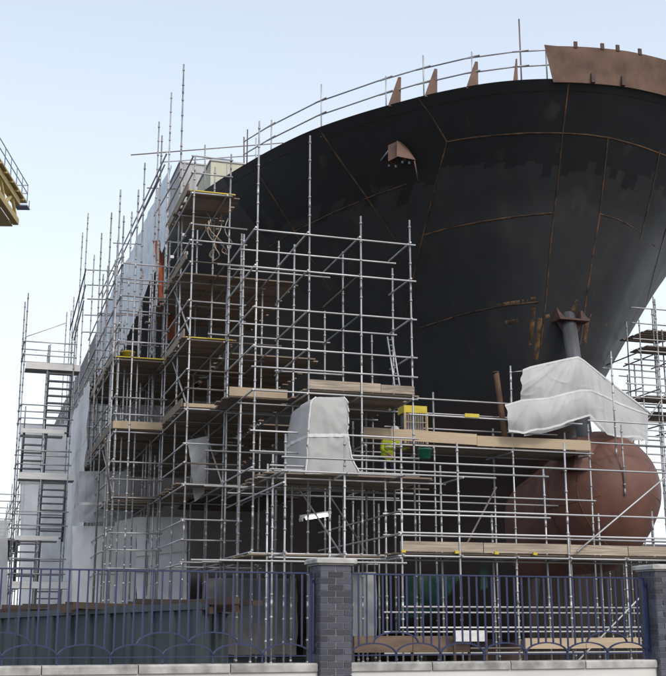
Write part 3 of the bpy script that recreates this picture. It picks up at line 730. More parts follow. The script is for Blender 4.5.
# --- stair tower
ss = 43.6
st = Scaf('stair_tower', 'scaffold stair tower with zigzag flights and white landings, far left', ss, 2.3, 'stair tower', None)
tS = [X(20, 430, ss), X(70, 430, ss)]; tm = X(44, 430, ss)
for s in (ss, ss + 1.3):
    for t, z in zip(tS, (Z(29, 293, ss), 12.6)): st.std(s, t, 0, z)
    st.std(s, tm, 0, Z(46, 345, ss))
zl = [Z(44, 369, ss), Z(44, 433, ss), Z(44, 479, ss), Z(44, 540, ss), Z(44, 588, ss), .05]
for k, z in enumerate(zl[:-1]):
    a, b = ((tS[0], tS[1]) if k % 2 == 0 else (tS[0], tS[1]))
    full = k % 2 == 0
    a, b = (tS[0] + .05, tS[1] + (.25 if full else -.2))
    st.toe((ss - .03, a, z - .02), (ss - .03, b, z - .02), .24 if full else .16, WHITEP, 'landing_edge')
    for i in range(3 if full else 2):
        box('landing_board', W(ss + (.15 if full else .75) + .25 * i, (a + b) / 2, z), B, A, UP, (b - a, .23, .04), STEELB, st.o)
    for h in (.5, 1.0):
        st.led(ss, tS[0], tS[1], z + h, 'guard_rail'); st.tra(tS[0], ss, ss + 1.3, z + h, 'guard_rail'); st.led(ss + 1.3, tS[0], tS[1], z + h, 'guard_rail')
    # flight down to the next landing
    zn = zl[k + 1]; right = full
    ta, tb = (tm + .05, tS[1] - .02) if right else (tS[0] + .15, tm + .1)
    n = max(4, int((z - zn) / .24))
    for i in range(n):
        f = (i + .5) / n
        box('tread', W(ss + .12 + (.55 * f), (ta + tb) / 2, z + (zn - z) * f), B, A, UP, (tb - ta, .22, .045), DARKST, st.o)
    for tt in (ta, tb): st.bar((ss + .05, tt, z), (ss + .72, tt, zn), 'stringer', .045, DARKST)
    st.bar((ss - .02, ta, z + .95), (ss + .6, ta, zn + .95), 'handrail')
st.bar((ss, tS[0], Z(28, 337, ss)), (ss, X(66, 323, ss), Z(66, 323, ss)), 'brace', .015)
# --- right-hand scaffold beyond the bulb
s7 = 33.2
p7 = Scaf('far_side_scaffold', 'tube scaffold with dark landings at the right edge beyond the tarpaulin', s7, 21, 'scaffold')
tt7 = [X(x, 400, s7) for x in (629, 643, 661, 690)]
for t, z in zip(tt7, (Z(629, 375, s7), Z(643, 320, s7), Z(661, 300, s7), 13)): p7.std(s7, t, 0, z)
for t, z in zip(tt7, (9, 11, 12, 13)): p7.std(s7 + 2, t + .1, 0, z)
for y in (352, 366, 385, 398, 415, 430, 447, 462): p7.led(s7, tt7[0] if y > 360 else tt7[1], tt7[3], Z(650, y, s7))
for y in (372, 405, 440, 470): p7.led(s7 + 2, tt7[0], tt7[3], Z(650, y, s7 + 2))
for z in (Z(650, 345, s7), Z(650, 395, s7)): p7.deck(s7 + .1, s7 + 1.2, tt7[1] + .3, tt7[3], z)
for t in tt7[1:]:
    for z in (8, 9.2, 10.4): p7.tra(t, s7, s7 + 2, z)
for t, z in ((tt7[0] + .25, 8.4), (tt7[1] + .3, 10.2), (tt7[2] + .45, 12.2), (tt7[2] + .8, 11.5)): p7.std(s7 + .9, t, 0, z)
for y in (310, 325, 340, 360, 378, 392, 408, 422, 436, 455): p7.led(s7 + .9, tt7[0] + (.3 if y > 360 else .9), tt7[3], Z(650, y, s7 + .9))
for y in (330, 412): p7.deck(s7 + .9, s7 + 2.6, tt7[1] + (.9 if y < 340 else .55), tt7[3] + .6, Z(650, y, s7 + .9))
p7.bar((s7, tt7[1], 8), (s7, tt7[3], 10.2), 'brace'); p7.bar((s7, tt7[2], 6), (s7, tt7[3], 8), 'brace')
# --- W: mid platform between tower and strut, with long fresh plank
sW = 29.2
pw = Scaf('mid_scaffold', 'platform scaffold with one long fresh plank between the tower and the tarpaulin', sW, 12)
zW = Z(480, 440, sW); tw = [X(x, 430, sW) for x in (366, 434, 512, 588)]
for t in tw: pw.std(sW, t, 0, zW + (1.25 if t in (tw[1], tw[2]) else .6)); pw.std(sW + 1.5, t + .1, 0, zW + .6)
za, zb = Z(364, 440, sW), Z(600, 447, sW)
pw.toe((sW - .08, tw[0] - .1, zW - .12), (sW - .08, tw[1] + 1.2, zW - .16), .3, WOODN, 'long_plank', .05)
pw.toe((sW - .08, tw[1] + 1.21, zW - .18), (sW - .08, tw[3], zW - .16), .28, WOODN, 'long_plank', .05)
pw.led(sW, tw[0], tw[3], zW - .25); pw.led(sW + 1.5, tw[0], tw[3], zW - .25)
for h in (.5, .95): pw.led(sW, X(412, 420, sW), tw[3] - .3, zW + h + .1, 'guard_rail'); pw.led(sW + 1.5, tw[1] - .8, tw[3] - .3, zW + h + .0, 'guard_rail')
pw.deck(sW + .0, sW + 1.6, X(404, 430, sW), tw[3], zW - .2)
for t in tw: pw.tra(t, sW, sW + 1.5, zW - .3)
for z in (5.0, 3.4): pw.led(sW, tw[0], tw[3], z); pw.led(sW + 1.5, tw[0], tw[3], z)
# hoist tubes behind the tarpaulin
for x, y0, y1 in ((512, 366, 420), (615, 352, 430), (624, 425, 475)): pw.std(sW, X(x, y1, sW), zW - .3 if y1 < 440 else 5, Z(x, y0, sW))
pw.led(sW, X(590, 419, sW), X(672, 425, sW), Z(630, 423, sW)); pw.led(sW, X(585, 443, sW), X(672, 447, sW), Z(630, 445, sW))
# ------------------------------------------------------------------ sheeting
def sheet(name, label, Pf, nu, nv, m, amp=.05, freq=1.2, seed=0, group='sheeting hung on the scaffolds', bands=(), cat='sheeting'):
    o = cloth(name, Pf, nu, nv, m, amp, freq, seed); tag(o, label, cat, group)
    for v in bands:
        gv, nu_, nv_ = GRID[o.name]; j = int(v * nv_); nrm = (Pf(1, .5) - Pf(0, .5)).cross(Pf(.5, 1) - Pf(.5, 0)).normalized()
        if nrm.dot(EYE - Pf(.5, .5)) < 0: nrm = -nrm
        dn_ = (Pf(.5, 1) - Pf(.5, 0)).normalized(); vs = []
        for i in range(nu_ + 1):
            p = gv[j * (nu_ + 1) + i]; p2_ = gv[min(j + 1, nv_) * (nu_ + 1) + i]; dd = (p2_ - p).normalized(); vs += [p + nrm * .012, p + nrm * .012 + dd * .09]
        pm('tape_band', vs, [(2 * i, 2 * i + 1, 2 * i + 3, 2 * i + 2) for i in range(nu_)], TAPE, o, True)
    return o
def tsheet(name, label, t, s0, s1, z0a, z1a, z0b, z1b, m, **k):
    return sheet(name, label, bil(W(s1, t, z1b), W(s0, t, z1a), W(s0, t, z0a), W(s1, t, z0b)), 40, 30, m, **k)
tsheet('sheeting', 'tall pale sheet wall between the stair tower and the scaffold decks', X(89, 450, 41.2) - .12, 41.2, 51, .1, 10.0, .1, 9.8, SHEETC, amp=.09, bands=(.2, .4, .62, .8))
# upper blue sheet along the side above the plating
ta = 5.75
sA, zA1 = ont(166, 172, ta); _, zA0 = ont(166, 232, ta)
tsheet('sheeting', 'blue-white sheet wall high up along the ship side under the railings', ta, sA - 1, 62, zA0 - .4, zA1, zA0 - 2.5, zA1 + .1, SHEETB, amp=.08, seed=3)
sheet('sheeting', 'grey translucent sheet hanging below the outer deck', pane(79, 471, 131, 522, 38.9), 30, 26, SHEETG, amp=.12, seed=4, bands=(.62,))
sheet('sheeting', 'pale sheet at the foot of the outer scaffold left of the wrapped enclosure', pane(72, 526, 122, 640, 39.4), 24, 24, SHEETC, amp=.05, seed=5)
e = thing('wrapped_enclosure', PS(150, 640, 37), 'white sheeted box enclosure at the foot of the scaffolds', 'enclosure')
cloth('front_sheet', pane(136, 517, 187, 650, 36.2), 24, 28, sheet_mat('pale_grey_sheeting', (.72, .75, .80), .2, None, .05), .03, 1.4, 6, e)
pL = PS(136, 517, 36.2); pL2 = PS(136, 650, 36.2); pa = W(38.6, X(114, 520, 38.6), Z(114, 522, 38.6)); pb = W(38.6, X(114, 640, 38.6), .02)
cloth('side_sheet', bil(pa, pL, pL2, pb), 16, 24, SHEET, .03, 1.4, 7, e)
bar('tape_band', PS(136, 556, 36.15), PS(187, 551, 36.15), .02, TAPE, e)
sheet('sheeting', 'narrow grey sheet hanging inside the scaffold under the decks', bil(PS(187, 440, 31.6), PS(208, 436, 31.6), PS(205, 492, 31.6), PS(195, 502, 31.6)), 14, 24, SHEETG, amp=.14, seed=8)
sheet('sheeting', 'long grey sheet near the ground left of the brick pillar', pane(206, 578, 298, 655, 29.6), 30, 20, SHEETD, amp=.09, seed=9)
sheet('sheeting', 'pale grey sheet just right of the middle brick pillar behind the railings', pane(353, 572, 377, 640, 28.2), 12, 20, SHEETG, amp=.07, seed=10)
sheet('netting', 'dark green debris netting behind the railings under the plank platform', bil(PS(408, 576, 28), PS(462, 574, 28), PS(438, 612, 28), PS(396, 622, 28)), 20, 14, NET, amp=.12, seed=11, group=None, cat='netting')
sheet('netting', 'small green net scrap hanging under the platform', bil(PS(480, 566, 26.4), PS(489, 566, 26.4), PS(488, 588, 26.4), PS(480, 590, 26.4)), 6, 8, NET, amp=.04, seed=12, group=None, cat='netting')
sheet('sheeting', 'pale sheet far behind at the left edge of the far scaffold', pane(-25, 520, 8, 625, 52), 16, 20, SHEET, amp=.1, seed=13)
sheet('sheeting', 'pale sheet behind the stairs of the stair tower', pane(20, 424, 67, 622, 46), 20, 30, SHEETC, amp=.08, seed=14, bands=(.3, .55, .8))
# wrapped tent on the deck
TENTM = sheet_mat('tent_plastic', (.60, .61, .61), .35, (.56, .57, .57), .12)
for nd in TENTM.node_tree.nodes:
    if nd.type == 'BUMP': nd.inputs['Strength'].default_value = .42
def tent():
    o = thing('wrapped_tent', PS(325, 475, 27), 'white plastic-wrapped tent standing on the deck left of the worker', 'tent')
    fs, bs = 26.55, 27.95
    prof = [(397, 316, 343, 312, 344), (401, 311, 346, 309, 348), (437, 308, 347, 306, 352), (455, 307, 350, 305, 357), (474, 305, 358, 303, 366)]
    rings = []
    n = 26
    for f in range(n + 1):
        y = 397 + (474 - 397) * f / n
        x0 = interp([(p[0], p[1]) for p in prof], y); x1 = interp([(p[0], p[2]) for p in prof], y)
        sf = fs + .12 * (1 - f / n); a = PS(x0, y, sf); b = PS(x1, y, sf)
        dx = .55 * (f / n) ** 2
        c = b + A * 1.75 + B * (.1 + .5 * f / n); d = a + A * 1.8 - B * .02
        ring = []
        for (p, q, k) in ((a, b, 16), (b, c, 12), (c, d, 12), (d, a, 12)):
            for i in range(k): ring.append(p.lerp(q, i / k))
        rings.append(ring)
    cen = sum((sum(r_, Vector()) / len(r_) for r_ in rings), Vector()) / len(rings)
    vs = []; m = len(rings[0])
    for j, r_ in enumerate(rings):
        rc = sum(r_, Vector()) / m
        for p in r_:
            d = (p - rc); d.z = 0; d.normalize(); qn = p * 2.2
            def cr(q_, k_): return max(0, 1 - abs(noise.noise(q_)) * k_) ** 3
            a = noise.noise(qn * .45) * .05 + cr(Vector((qn.x + qn.z * .35, qn.y + 2, qn.z * .25)) * .9, 3.5) * .05 + cr(Vector((qn.x - qn.z * .7, qn.y + 5, qn.z * .5)) * .8, 5) * .045 + cr(Vector((qn.x * .4, qn.y + 9, qn.z + qn.x * .4)) * 1.1, 6) * .03
            k = .03 * math.sin(max(0, (j / len(rings))) * 6.28)
            vs.append(p + d * (a + k))
    fsx = [(j * m + i, j * m + (i + 1) % m, (j + 1) * m + (i + 1) % m, (j + 1) * m + i) for j in range(len(rings) - 1) for i in range(m)]
    tc = sum(rings[0], Vector()) / m + UP * .1; vs.append(tc); fsx += [(len(vs) - 1, (i + 1) % m, i) for i in range(m)]
    pm('cover', vs, fsx, TENTM, o, True)
    j = int(n * .52); P = [vs[j * m + i] + ((vs[j * m + i] - cen) * Vector((1, 1, 0))).normalized() * .012 if False else vs[j * m + i] for i in list(range(m)) + [0]]
    pv = []
    for p in P:
        d = p - cen; d.z = 0; d.normalize(); pv += [p + d * .015 + UP * .04, p + d * .02 - UP * .04]
    pm('tape_band', pv, [(2 * i, 2 * i + 1, 2 * i + 3, 2 * i + 2) for i in range(m)], TAPE, o)
    for i0 in (0, 16): pipe('edge_tape', [vs[j_ * m + i0] for j_ in range(len(rings))], .022, TAPE, o)
tent()
# tarpaulin over the strut
def tarp():
    o = thing('tarpaulin', PS(580, 440, 29), 'white tarpaulin draped round the slanting strut above the red bulb', 'tarpaulin')
    ut = [(522.5, 370.5), (530, 367.5), (550, 363), (568, 359), (578, 357.3), (584, 361), (600, 374), (620, 390), (640, 405), (651, 413)]
    ub = [(520, 402), (530, 403), (548, 400), (567, 395), (580, 392), (591, 392), (604, 398), (620, 406), (637, 412), (648, 416)]
    lt = [(506, 405.5), (522, 400.5), (548, 398.5), (567, 393.5), (580, 390.5), (591, 390.5), (604, 396), (620, 404), (637, 410.5), (648, 414)]
    lb = [(509, 431), (522, 432.5), (545, 429), (565, 423), (580, 418), (590, 415), (607, 433), (625, 438), (640, 436), (648, 443)]
    dep = [28.9, 28.85, 28.8, 28.9, 29.1, 29.35, 29.8, 30.4, 31.0, 31.4]
    def ip(L, u):
        f = u * (len(L) - 1); i = min(int(f), len(L) - 2); k = f - i
        if isinstance(L[0], tuple): return tuple(L[i][c] * (1 - k) + L[i + 1][c] * k for c in range(2))
        return L[i] * (1 - k) + L[i + 1] * k
    def layer(name, T, Bt, off, n1, n2, seed, flut):
        vs = []
        for j in range(n2 + 1):
            for i in range(n1 + 1):
                u, v = i / n1, j / n2; aa, bb = ip(T, u), ip(Bt, u); x = aa[0] * (1 - v) + bb[0] * v; y = aa[1] * (1 - v) + bb[1] * v
                dx, dy = x - 579, y - 346; rr = math.hypot(dx, dy); th = math.atan2(dy, dx)
                def cr(q, k): return max(0, 1 - abs(noise.noise(q)) * k) ** 3
                fold = noise.noise(Vector((th * 3.2, rr * .01, seed))) * .7 + cr(Vector((th * 4.5, rr * .008, seed + 4)), 3.5) * .55 + cr(Vector((x * .035, (y - x * .3) * .035, seed + 7)), 5) * .35
                flt = flut * v * v * (noise.noise(Vector((x * .055, seed, 1))) + .4 * noise.noise(Vector((x * .14, seed, 2))))
                edge = (noise.noise(Vector((y * .12, seed, 3))) * 3 if i in (0, 1) else 0) * (1 - i)
                vs.append(PS(x + edge, y + flt * 6 * (1 if v > .9 else v), ip(dep, u) - off - .06 * fold * min(1, rr / 40) - flt * .3 - .12 * math.sin(math.pi * v) * (u < .6)))
        c = pm(name, vs, [(j * (n1 + 1) + i, j * (n1 + 1) + i + 1, (j + 1) * (n1 + 1) + i + 1, (j + 1) * (n1 + 1) + i) for j in range(n2) for i in range(n1)], SHEET, o, True)
        return vs
    def hem(vs, n1, j, d=.02, w_=.028):
        P = vs[j * (n1 + 1):(j + 1) * (n1 + 1)]; pv = []
        for p in P: pv += [p - A * d + UP * w_, p - A * d - UP * w_]
        pm('hem', pv, [(2 * i, 2 * i + 1, 2 * i + 3, 2 * i + 2) for i in range(len(P) - 1)], TAPE, o, True)
    v1 = layer('upper_cover', ut, ub, 0, 120, 40, 2.0, .0); hem(v1, 120, 0)
    v2 = layer('lower_cover', lt, lb, .14, 120, 36, 6.0, .35); hem(v2, 120, 0); hem(v2, 120, 36)
    vs = []                                # back leaf behind the strut
    for j in range(17):
        for i in range(31):
            u, v = .12 + .8 * i / 30, j / 16; aa, bb = ip(ut, u), ip(lb, u); vs.append(PS(aa[0] * (1 - v) + bb[0] * v, aa[1] * (1 - v) + (bb[1] + 4) * v, 31.4 + .6 * u + .06 * noise.noise(Vector((u * 9, v * 5, 4)))))
    pm('back_leaf', vs, [(j * 31 + i, j * 31 + i + 1, (j + 1) * 31 + i + 1, (j + 1) * 31 + i) for j in range(16) for i in range(30)], SHEET, o, True)
    bar('tie_rope', PS(522, 371, 28.9), PS(512, 372, 29.2), .01, WHITEP, o)
tarp()
tb = pm('scrap_timber', [], [], TIMB) if False else None
# leaning timber left of the tarpaulin
o = thing('timber_prop', PS(500, 440, 30.2), 'rusty brown prop leaning on the hull left of the tarpaulin', 'prop')
bar('post', PS(505, 438, 30.2), PS(496, 372, 30.6), .085, PROPM, o, 10); bar('end_cap', PS(496, 374, 30.6), PS(495.8, 371.5, 30.6), .095, TIMB, o, 10)
# ------------------------------------------------------------------ small things on the decks
def heater():
    s = 29.8; o = thing('site_heater', PS(416, 432, s), 'yellow-topped caged heater on the plank platform', 'heater')
    t0, z1 = ons(404, 405, s); t1, _ = ons(427, 405, s); z0 = zW - .18; c = (t0 + t1) / 2; wd = t1 - t0
    box('lid', W(s + .25, c, z1 - .1), B, A, UP, (wd, .5, .2), YEL, o)
    box('core', W(s + .27, c, (z0 + z1 - .2) / 2), B, A, UP, (wd * .8, .36, z1 - .2 - z0), DARKST, o)
    for k in range(9): box('cage_bar', W(s + .01, t0 + wd * (.08 + .84 * k / 8), (z0 + z1 - .2) / 2), B, A, UP, (.015, .015, z1 - .2 - z0), WOODN, o)
    for k in range(5): box('cage_ring', W(s - .005, c, z0 + .05 + (z1 - .3 - z0) * k / 4), B, A, UP, (wd * .92, .015, .018), WOODN, o)
    for k in (0, 1): box('frame_post', W(s + .0, t0 + wd * (.02 + .96 * k), (z0 + z1 - .2) / 2), B, A, UP, (.05, .05, z1 - .2 - z0), WOODN, o)
heater()
def bucket(name, label, x, y0, y1, s, m, wtop, cat):
    t, z0 = ons(x, y1, s); _, z1 = ons(x, y0, s); o = thing(name, W(s, t, z0), label, cat)
    vs = []; fs = []; n = 20
    for (rr, z) in ((wtop * .8, z0), (wtop, z1), (wtop * 1.06, z1), (wtop * 1.06, z1 - .03), (wtop * .98, z1 - .03)):
        for k in range(n): a = 2 * math.pi * k / n; vs.append(W(s + rr * math.sin(a), t + rr * math.cos(a), z))
    for j in range(4):
        for k in range(n): fs.append((j * n + k, j * n + (k + 1) % n, (j + 1) * n + (k + 1) % n, (j + 1) * n + k))
    fs.append(tuple(range(n))[::-1]); pm('tub', vs, fs, m, o, True)
    pipe('handle', [W(s + .0, t + wtop * math.cos(a), z1 + wtop * .35 * math.sin(a)) for a in [math.pi * k / 10 for k in range(11)]], .008, DARKST, o)
bucket('tub', 'yellow tub on the outer scaffold deck', 128, 352, 357, s3 + .35, YEL, .2, 'tub')
bucket('bucket', 'green bucket on the deck beside the tall tower', 425, 449, 458.5, 27.0, GREEN, .17, 'bucket')
# sign plate
pl = box('sign_plate', PS(472, 415.5, sW - .08), B, A, UP, (.42, .02, .1), YEL); tag(pl, 'small yellow plate on the guard rail of the plank platform', 'sign')
# ladder in the tower
o = thing('ladder', PS(394, 388, 27.9), 'aluminium ladder leaning inside the tall tower', 'ladder')
for dx in (0, 1):
    bar('stile', PS(391 + dx * 5 + 4, 388, 27.95), PS(387.5 + dx * 4.5, 337, 28.6), .022, GALV, o)
for k in range(9):
    f = (k + .5) / 9; pA = PS(395, 388, 27.95).lerp(PS(387.5, 337, 28.6), f); pB = PS(400, 388, 27.95).lerp(PS(392, 337, 28.6), f); bar('rung', pA, pB, .014, GALV, o)
# lit tube lamp
lm = bpy.data.materials.new('lit_tube'); lm.use_nodes = True; pp = lm.node_tree.nodes['Principled BSDF']; pp.inputs['Emission Color'].default_value = (1, .98, .92, 1); pp.inputs['Emission Strength'].default_value = 6
o = thing('tube_lamp', PS(315, 518, 30.4), 'lit white tube lamp in the dark under the deck', 'lamp')
bar('glass_tube', PS(306, 518.5, 30.3), PS(328, 515, 30.3), .035, lm, o, 10); bar('end_cap', PS(299.5, 520, 30.3), PS(302.5, 519.5, 30.3), .05, WHITEP, o, 10); bar('housing', PS(300, 517, 30.38), PS(331, 512.5, 30.38), .05, WHITEP, o, 8); bar('hanger', PS(310, 516, 30.4), PS(310, 516, 30.4) + UP * 1.6, .01, GALV, o)
# orange hose sheet on the ship side
def Po(u, v):
    x = (153 + 5 * u) * (1 - v) + (166 + 10 * u) * v; y = 240 + 100 * v
    return PS(x + 1.5 * math.sin(v * 9), y, 36.6 + .15 * math.sin(u * 3.14))
oo = cloth('orange_duct', Po, 8, 40, ORANGE, .06, 2.5, 31); tag(oo, 'orange cloth duct hanging down behind the side scaffold', 'duct')
# tangled cables with lamps on the side scaffold
def cables():
    o = thing('site_cable', PS(222, 262, 32), 'tangle of yellowish cables hanging at the side scaffold under its top deck', 'cable')
    rr = random.Random(3)
    for k in range(7):
        x, y = rr.uniform(205, 228), rr.uniform(212, 226); pts = []
        x1, y1 = rr.uniform(200, 232), rr.uniform(240, 268); ph = rr.uniform(0, 6)
        for i in range(24):
            f = i / 23; pts.append(PS(x + (x1 - x) * f + 5 * math.sin(ph + f * 7) * f * (1 - f) * 4, y + (y1 - y) * f + 6 * math.sin(math.pi * f), 31.2 + .3 * math.sin(ph + 4 * f)))
        pipe('cable', pts, .014, (WOODN, DARKST, TOEB)[k % 3], o)
    for x, y in ((184, 235), (172, 257), (186, 253), (229, 247)): 
        c = PS(x, y, 31.6); box('floodlight', c, B, A, UP, (.1, .07, .08), WHITEP, o)
cables()
# plywood and boards behind the fence on the right
def pan(name, label, x0, y0, x1, y1, s, m, cat, th=.04):
    t0, z1 = ons(x0, y0, s); t1, z0 = ons(x1, y1, s); o = thing(name, W(s, (t0 + t1) / 2, max(z0, 0)), label, cat)
    n = max(1, round((t1 - t0) / 1.25))
    for k in range(n):
        a = t0 + (t1 - t0) * k / n; b = t0 + (t1 - t0) * (k + 1) / n - .012
        box('panel', W(s, (a + b) / 2, (z0 + z1) / 2 + random.uniform(-.01, .01)), B, A, UP, (b - a, th, z1 - z0), m, o)
    for k in range(n + 1): box('batten', W(s + .05, t0 + (t1 - t0) * k / n, z1 / 2), B, A, UP, (.05, .05, z1), TIMB, o)
pan('plywood_barrier', 'low brown plywood barrier behind the railings right of the middle pillar', 354, 636, 470, 652, 24.6, PLY, 'barrier')
pan('plank_barrier', 'low pale plank barrier behind the railings by the right pillar', 525, 638, 645, 648, 24.8, WOODN, 'barrier')
pan('white_barrier', 'low white board behind the railings in the middle of the right panel', 455, 630, 487, 641, 24.3, WHITEP, 'barrier')
# ------------------------------------------------------------------ worker
def worker():
    s = 30.0; t = X(387, 440, s); zf = 5.13
    o = thing('person', W(s, t, zf), 'worker in a yellow hi-vis jacket bending behind the plank by the heater', 'person')
    def P(a, b, z): return W(s + a, t + b, zf + z)
    V = {'pel': (0, 0, .92, .15), 'sp': (-.03, .02, 1.12, .15), 'ch': (-.1, .06, 1.36, .165), 'nk': (-.16, .1, 1.52, .07), 'hd': (-.22, .14, 1.62, .09), 'tp': (-.24, .15, 1.70, .07),
         'hl': (.02, -.1, .88, .11), 'kl': (-.06, -.12, .48, .075), 'al': (.03, -.13, .07, .05), 'fl': (-.16, -.16, .04, .04),
         'hr': (.02, .12, .88, .11), 'kr': (-.06, .15, .48, .075), 'ar': (.03, .16, .07, .05), 'fr': (-.16, .2, .04, .04),
         'sl': (-.1, -.14, 1.40, .075), 'el': (-.18, -.22, 1.12, .055), 'wl': (-.38, -.1, .98, .04), 'pl': (-.44, -.05, .95, .035),
         'sr': (-.1, .26, 1.38, .075), 'er': (-.2, .42, 1.16, .055), 'wr': (-.38, .44, 1.2, .04), 'pr': (-.44, .44, 1.21, .035)}
    E_ = ['pel sp', 'sp ch', 'ch nk', 'nk hd', 'hd tp', 'pel hl', 'hl kl', 'kl al', 'al fl', 'pel hr', 'hr kr', 'kr ar', 'ar fr', 'ch sl', 'sl el', 'el wl', 'wl pl', 'ch sr', 'sr er', 'er wr', 'wr pr']
    names = list(V)
    for hand, th in (('pl', 1), ('pr', -1)):
        bse = V[hand]
        for k in range(5):
            a = V[hand]; nm = hand + 'f%d' % k; L = (.06, .085, .09, .085, .07)[k]
            V[nm + 'a'] = (a[0] - L * .5, a[1] + (k - 2) * .018 + (th * .03 if k == 0 else 0), a[2] - L * .35, .01)
            V[nm + 'b'] = (a[0] - L * .75, a[1] + (k - 2) * .02 + (th * .035 if k == 0 else 0), a[2] - L * .95, .009)
            E_ += ['%s %sa' % (hand, nm), '%sa %sb' % (nm, nm)]
    names = list(V)
    me = bpy.data.meshes.new('body'); off = ORG[o.name]
    me.from_pydata([tuple(P(*V[k][:3]) - off) for k in names], [tuple(names.index(q) for q in e_.split()) for e_ in E_], [])
    b = link('body', me, None, o)
    md = b.modifiers.new('skin', 'SKIN'); b.modifiers.new('sub', 'SUBSURF').levels = 1; b.modifiers['sub'].render_levels = 1
    for i, k in enumerate(names):
        me.skin_vertices[0].data[i].radius = (V[k][3],) * 2; me.skin_vertices[0].data[i].use_root = (k == 'pel')
    bpy.context.view_layer.update()
    dg = bpy.context.evaluated_depsgraph_get(); m2 = bpy.data.meshes.new_from_object(b.evaluated_get(dg)); b.modifiers.clear(); b.data = m2
    m2.materials.clear()
    for mm in (HIVIS, NAVY, SKIN): m2.materials.append(mm)
    for f in m2.polygons:
        c = f.center + off; h = c.z - zf; f.use_smooth = True
        av = (c - W(s, t, zf)).dot(A)
        f.material_index = 1 if h < .9 and av > -.3 else (2 if h > 1.5 or av < -.37 else 0)
    hc = P(-.23, .145, 1.66)
    vs = []; fs = []
    for j in range(6):
        for k in range(14):
            ph = j / 5 * math.pi / 2; a = 2 * math.pi * k / 14; vs.append(hc + B * .125 * math.cos(a) * math.cos(ph) + A * .15 * math.sin(a) * math.cos(ph) + UP * .13 * math.sin(ph))
    for j in range(5):
        for k in range(14): fs.append((j * 14 + k, j * 14 + (k + 1) % 14, j * 14 + 14 + (k + 1) % 14, j * 14 + 14 + k))
    pm('hard_hat', vs, fs, GREYP, o, True)
    for k in (-1, 1):
        pipe('reflective_band', [P(-.06 - .19 * math.cos(a), .03 + .2 * math.sin(a), 1.2) for a in [k * math.pi * q / 8 for q in range(9)]], .02, WHITEP, o)
worker()
# ------------------------------------------------------------------ crane jib, upper left
def crane():
    az = R(-2.0); a, b = axes(az)
    r0 = ray(16, 222); e0 = EYE + r0 * (70 / r0.dot(a))
    o = thing('gantry_crane', Vector((e0.x - 3, 30, 0)), 'yellow-brown crane jib with blue handrails at the upper left edge', 'crane')
    def C(d, x, z): return e0 - a * d + b * x + UP * z
    L = 44; wj = 3.6
    def beam(p, q, w_, h_, m, name):
        d = (q - p); nx = d.cross(UP).normalized(); nz = nx.cross(d).normalized(); box(name, (p + q) / 2, d, nx, nz, (d.length, w_, h_), m, o)
    for x in (0, -wj):
        beam(C(0, x, .0), C(L, x, .0), .35, .4, CRANE, 'lower_chord'); beam(C(0, x, 1.3), C(L, x, 1.3), .35, .4, CRANE, 'upper_chord')
        for k in range(15):
            d0 = k * 3.0; beam(C(d0, x, .1), C(d0 + 1.5, x, 1.25), .16, .16, CRANE, 'diagonal'); beam(C(d0 + 1.5, x, 1.25), C(d0 + 3, x, .1), .16, .16, CRANE, 'diagonal')
    for k in range(15): beam(C(k * 3.0, 0, 0), C(k * 3.0, -wj, 0), .18, .2, CRANE, 'cross_member')
    beam(C(L / 2, -wj / 2, -.25) - a * L / 2 * 0 + a * (L / 2), C(L, -wj / 2, -.25), wj - .4, .1, CRANE, 'soffit_plate')
    beam(C(-.1, 0, -.3), C(-.1, 0, 1.6), .35, .5, CRANE, 'end_post'); beam(C(.3, -.1, -.3), C(.3, -.1, -.65), .25, .3, CRANEB, 'end_stop')
    # walkway on top of the truss, overhanging its outer side
    beam(C(-.9, -.1, 1.62), C(L, -.1, 1.62), 1.0, .1, CRANE, 'walkway')
    for k in range(29): beam(C(k * 1.5, -.7, 1.5), C(k * 1.5, .42, 1.5), .1, .14, CRANE, 'walkway_bracket')
    for h in (.55, 1.1): bar('handrail', C(-.9, .38, 1.67 + h), C(L, .38, 1.67 + h), .03, CRANEB, o)
    for k in range(30): bar('rail_post', C(-.9 + k * 1.5, .38, 1.67), C(-.9 + k * 1.5, .38, 2.77), .03, CRANEB, o)
    for h in (.05, .55, 1.1): bar('handrail', C(-.9, .38, 1.67 + h), C(-.9, -.6, 1.67 + h), .03, CRANEB, o)
    box('end_platform', C(-.5, .2, 1.15), b, a, UP, (.8, .8, .08), CRANEB, o)
    for x in (-.15, .55): bar('platform_hanger', C(-.8, x, 1.15), C(-.8, x, 1.7), .03, CRANEB, o)
    # mast, outside the picture to the left
    for x in (0, -wj):
        for d in (L - 4, L): beam(C(d, x, .0), Vector((C(d, x, 0).x, C(d, x, 0).y, 0)), .4, .4, CRANE, 'mast_leg')
crane()
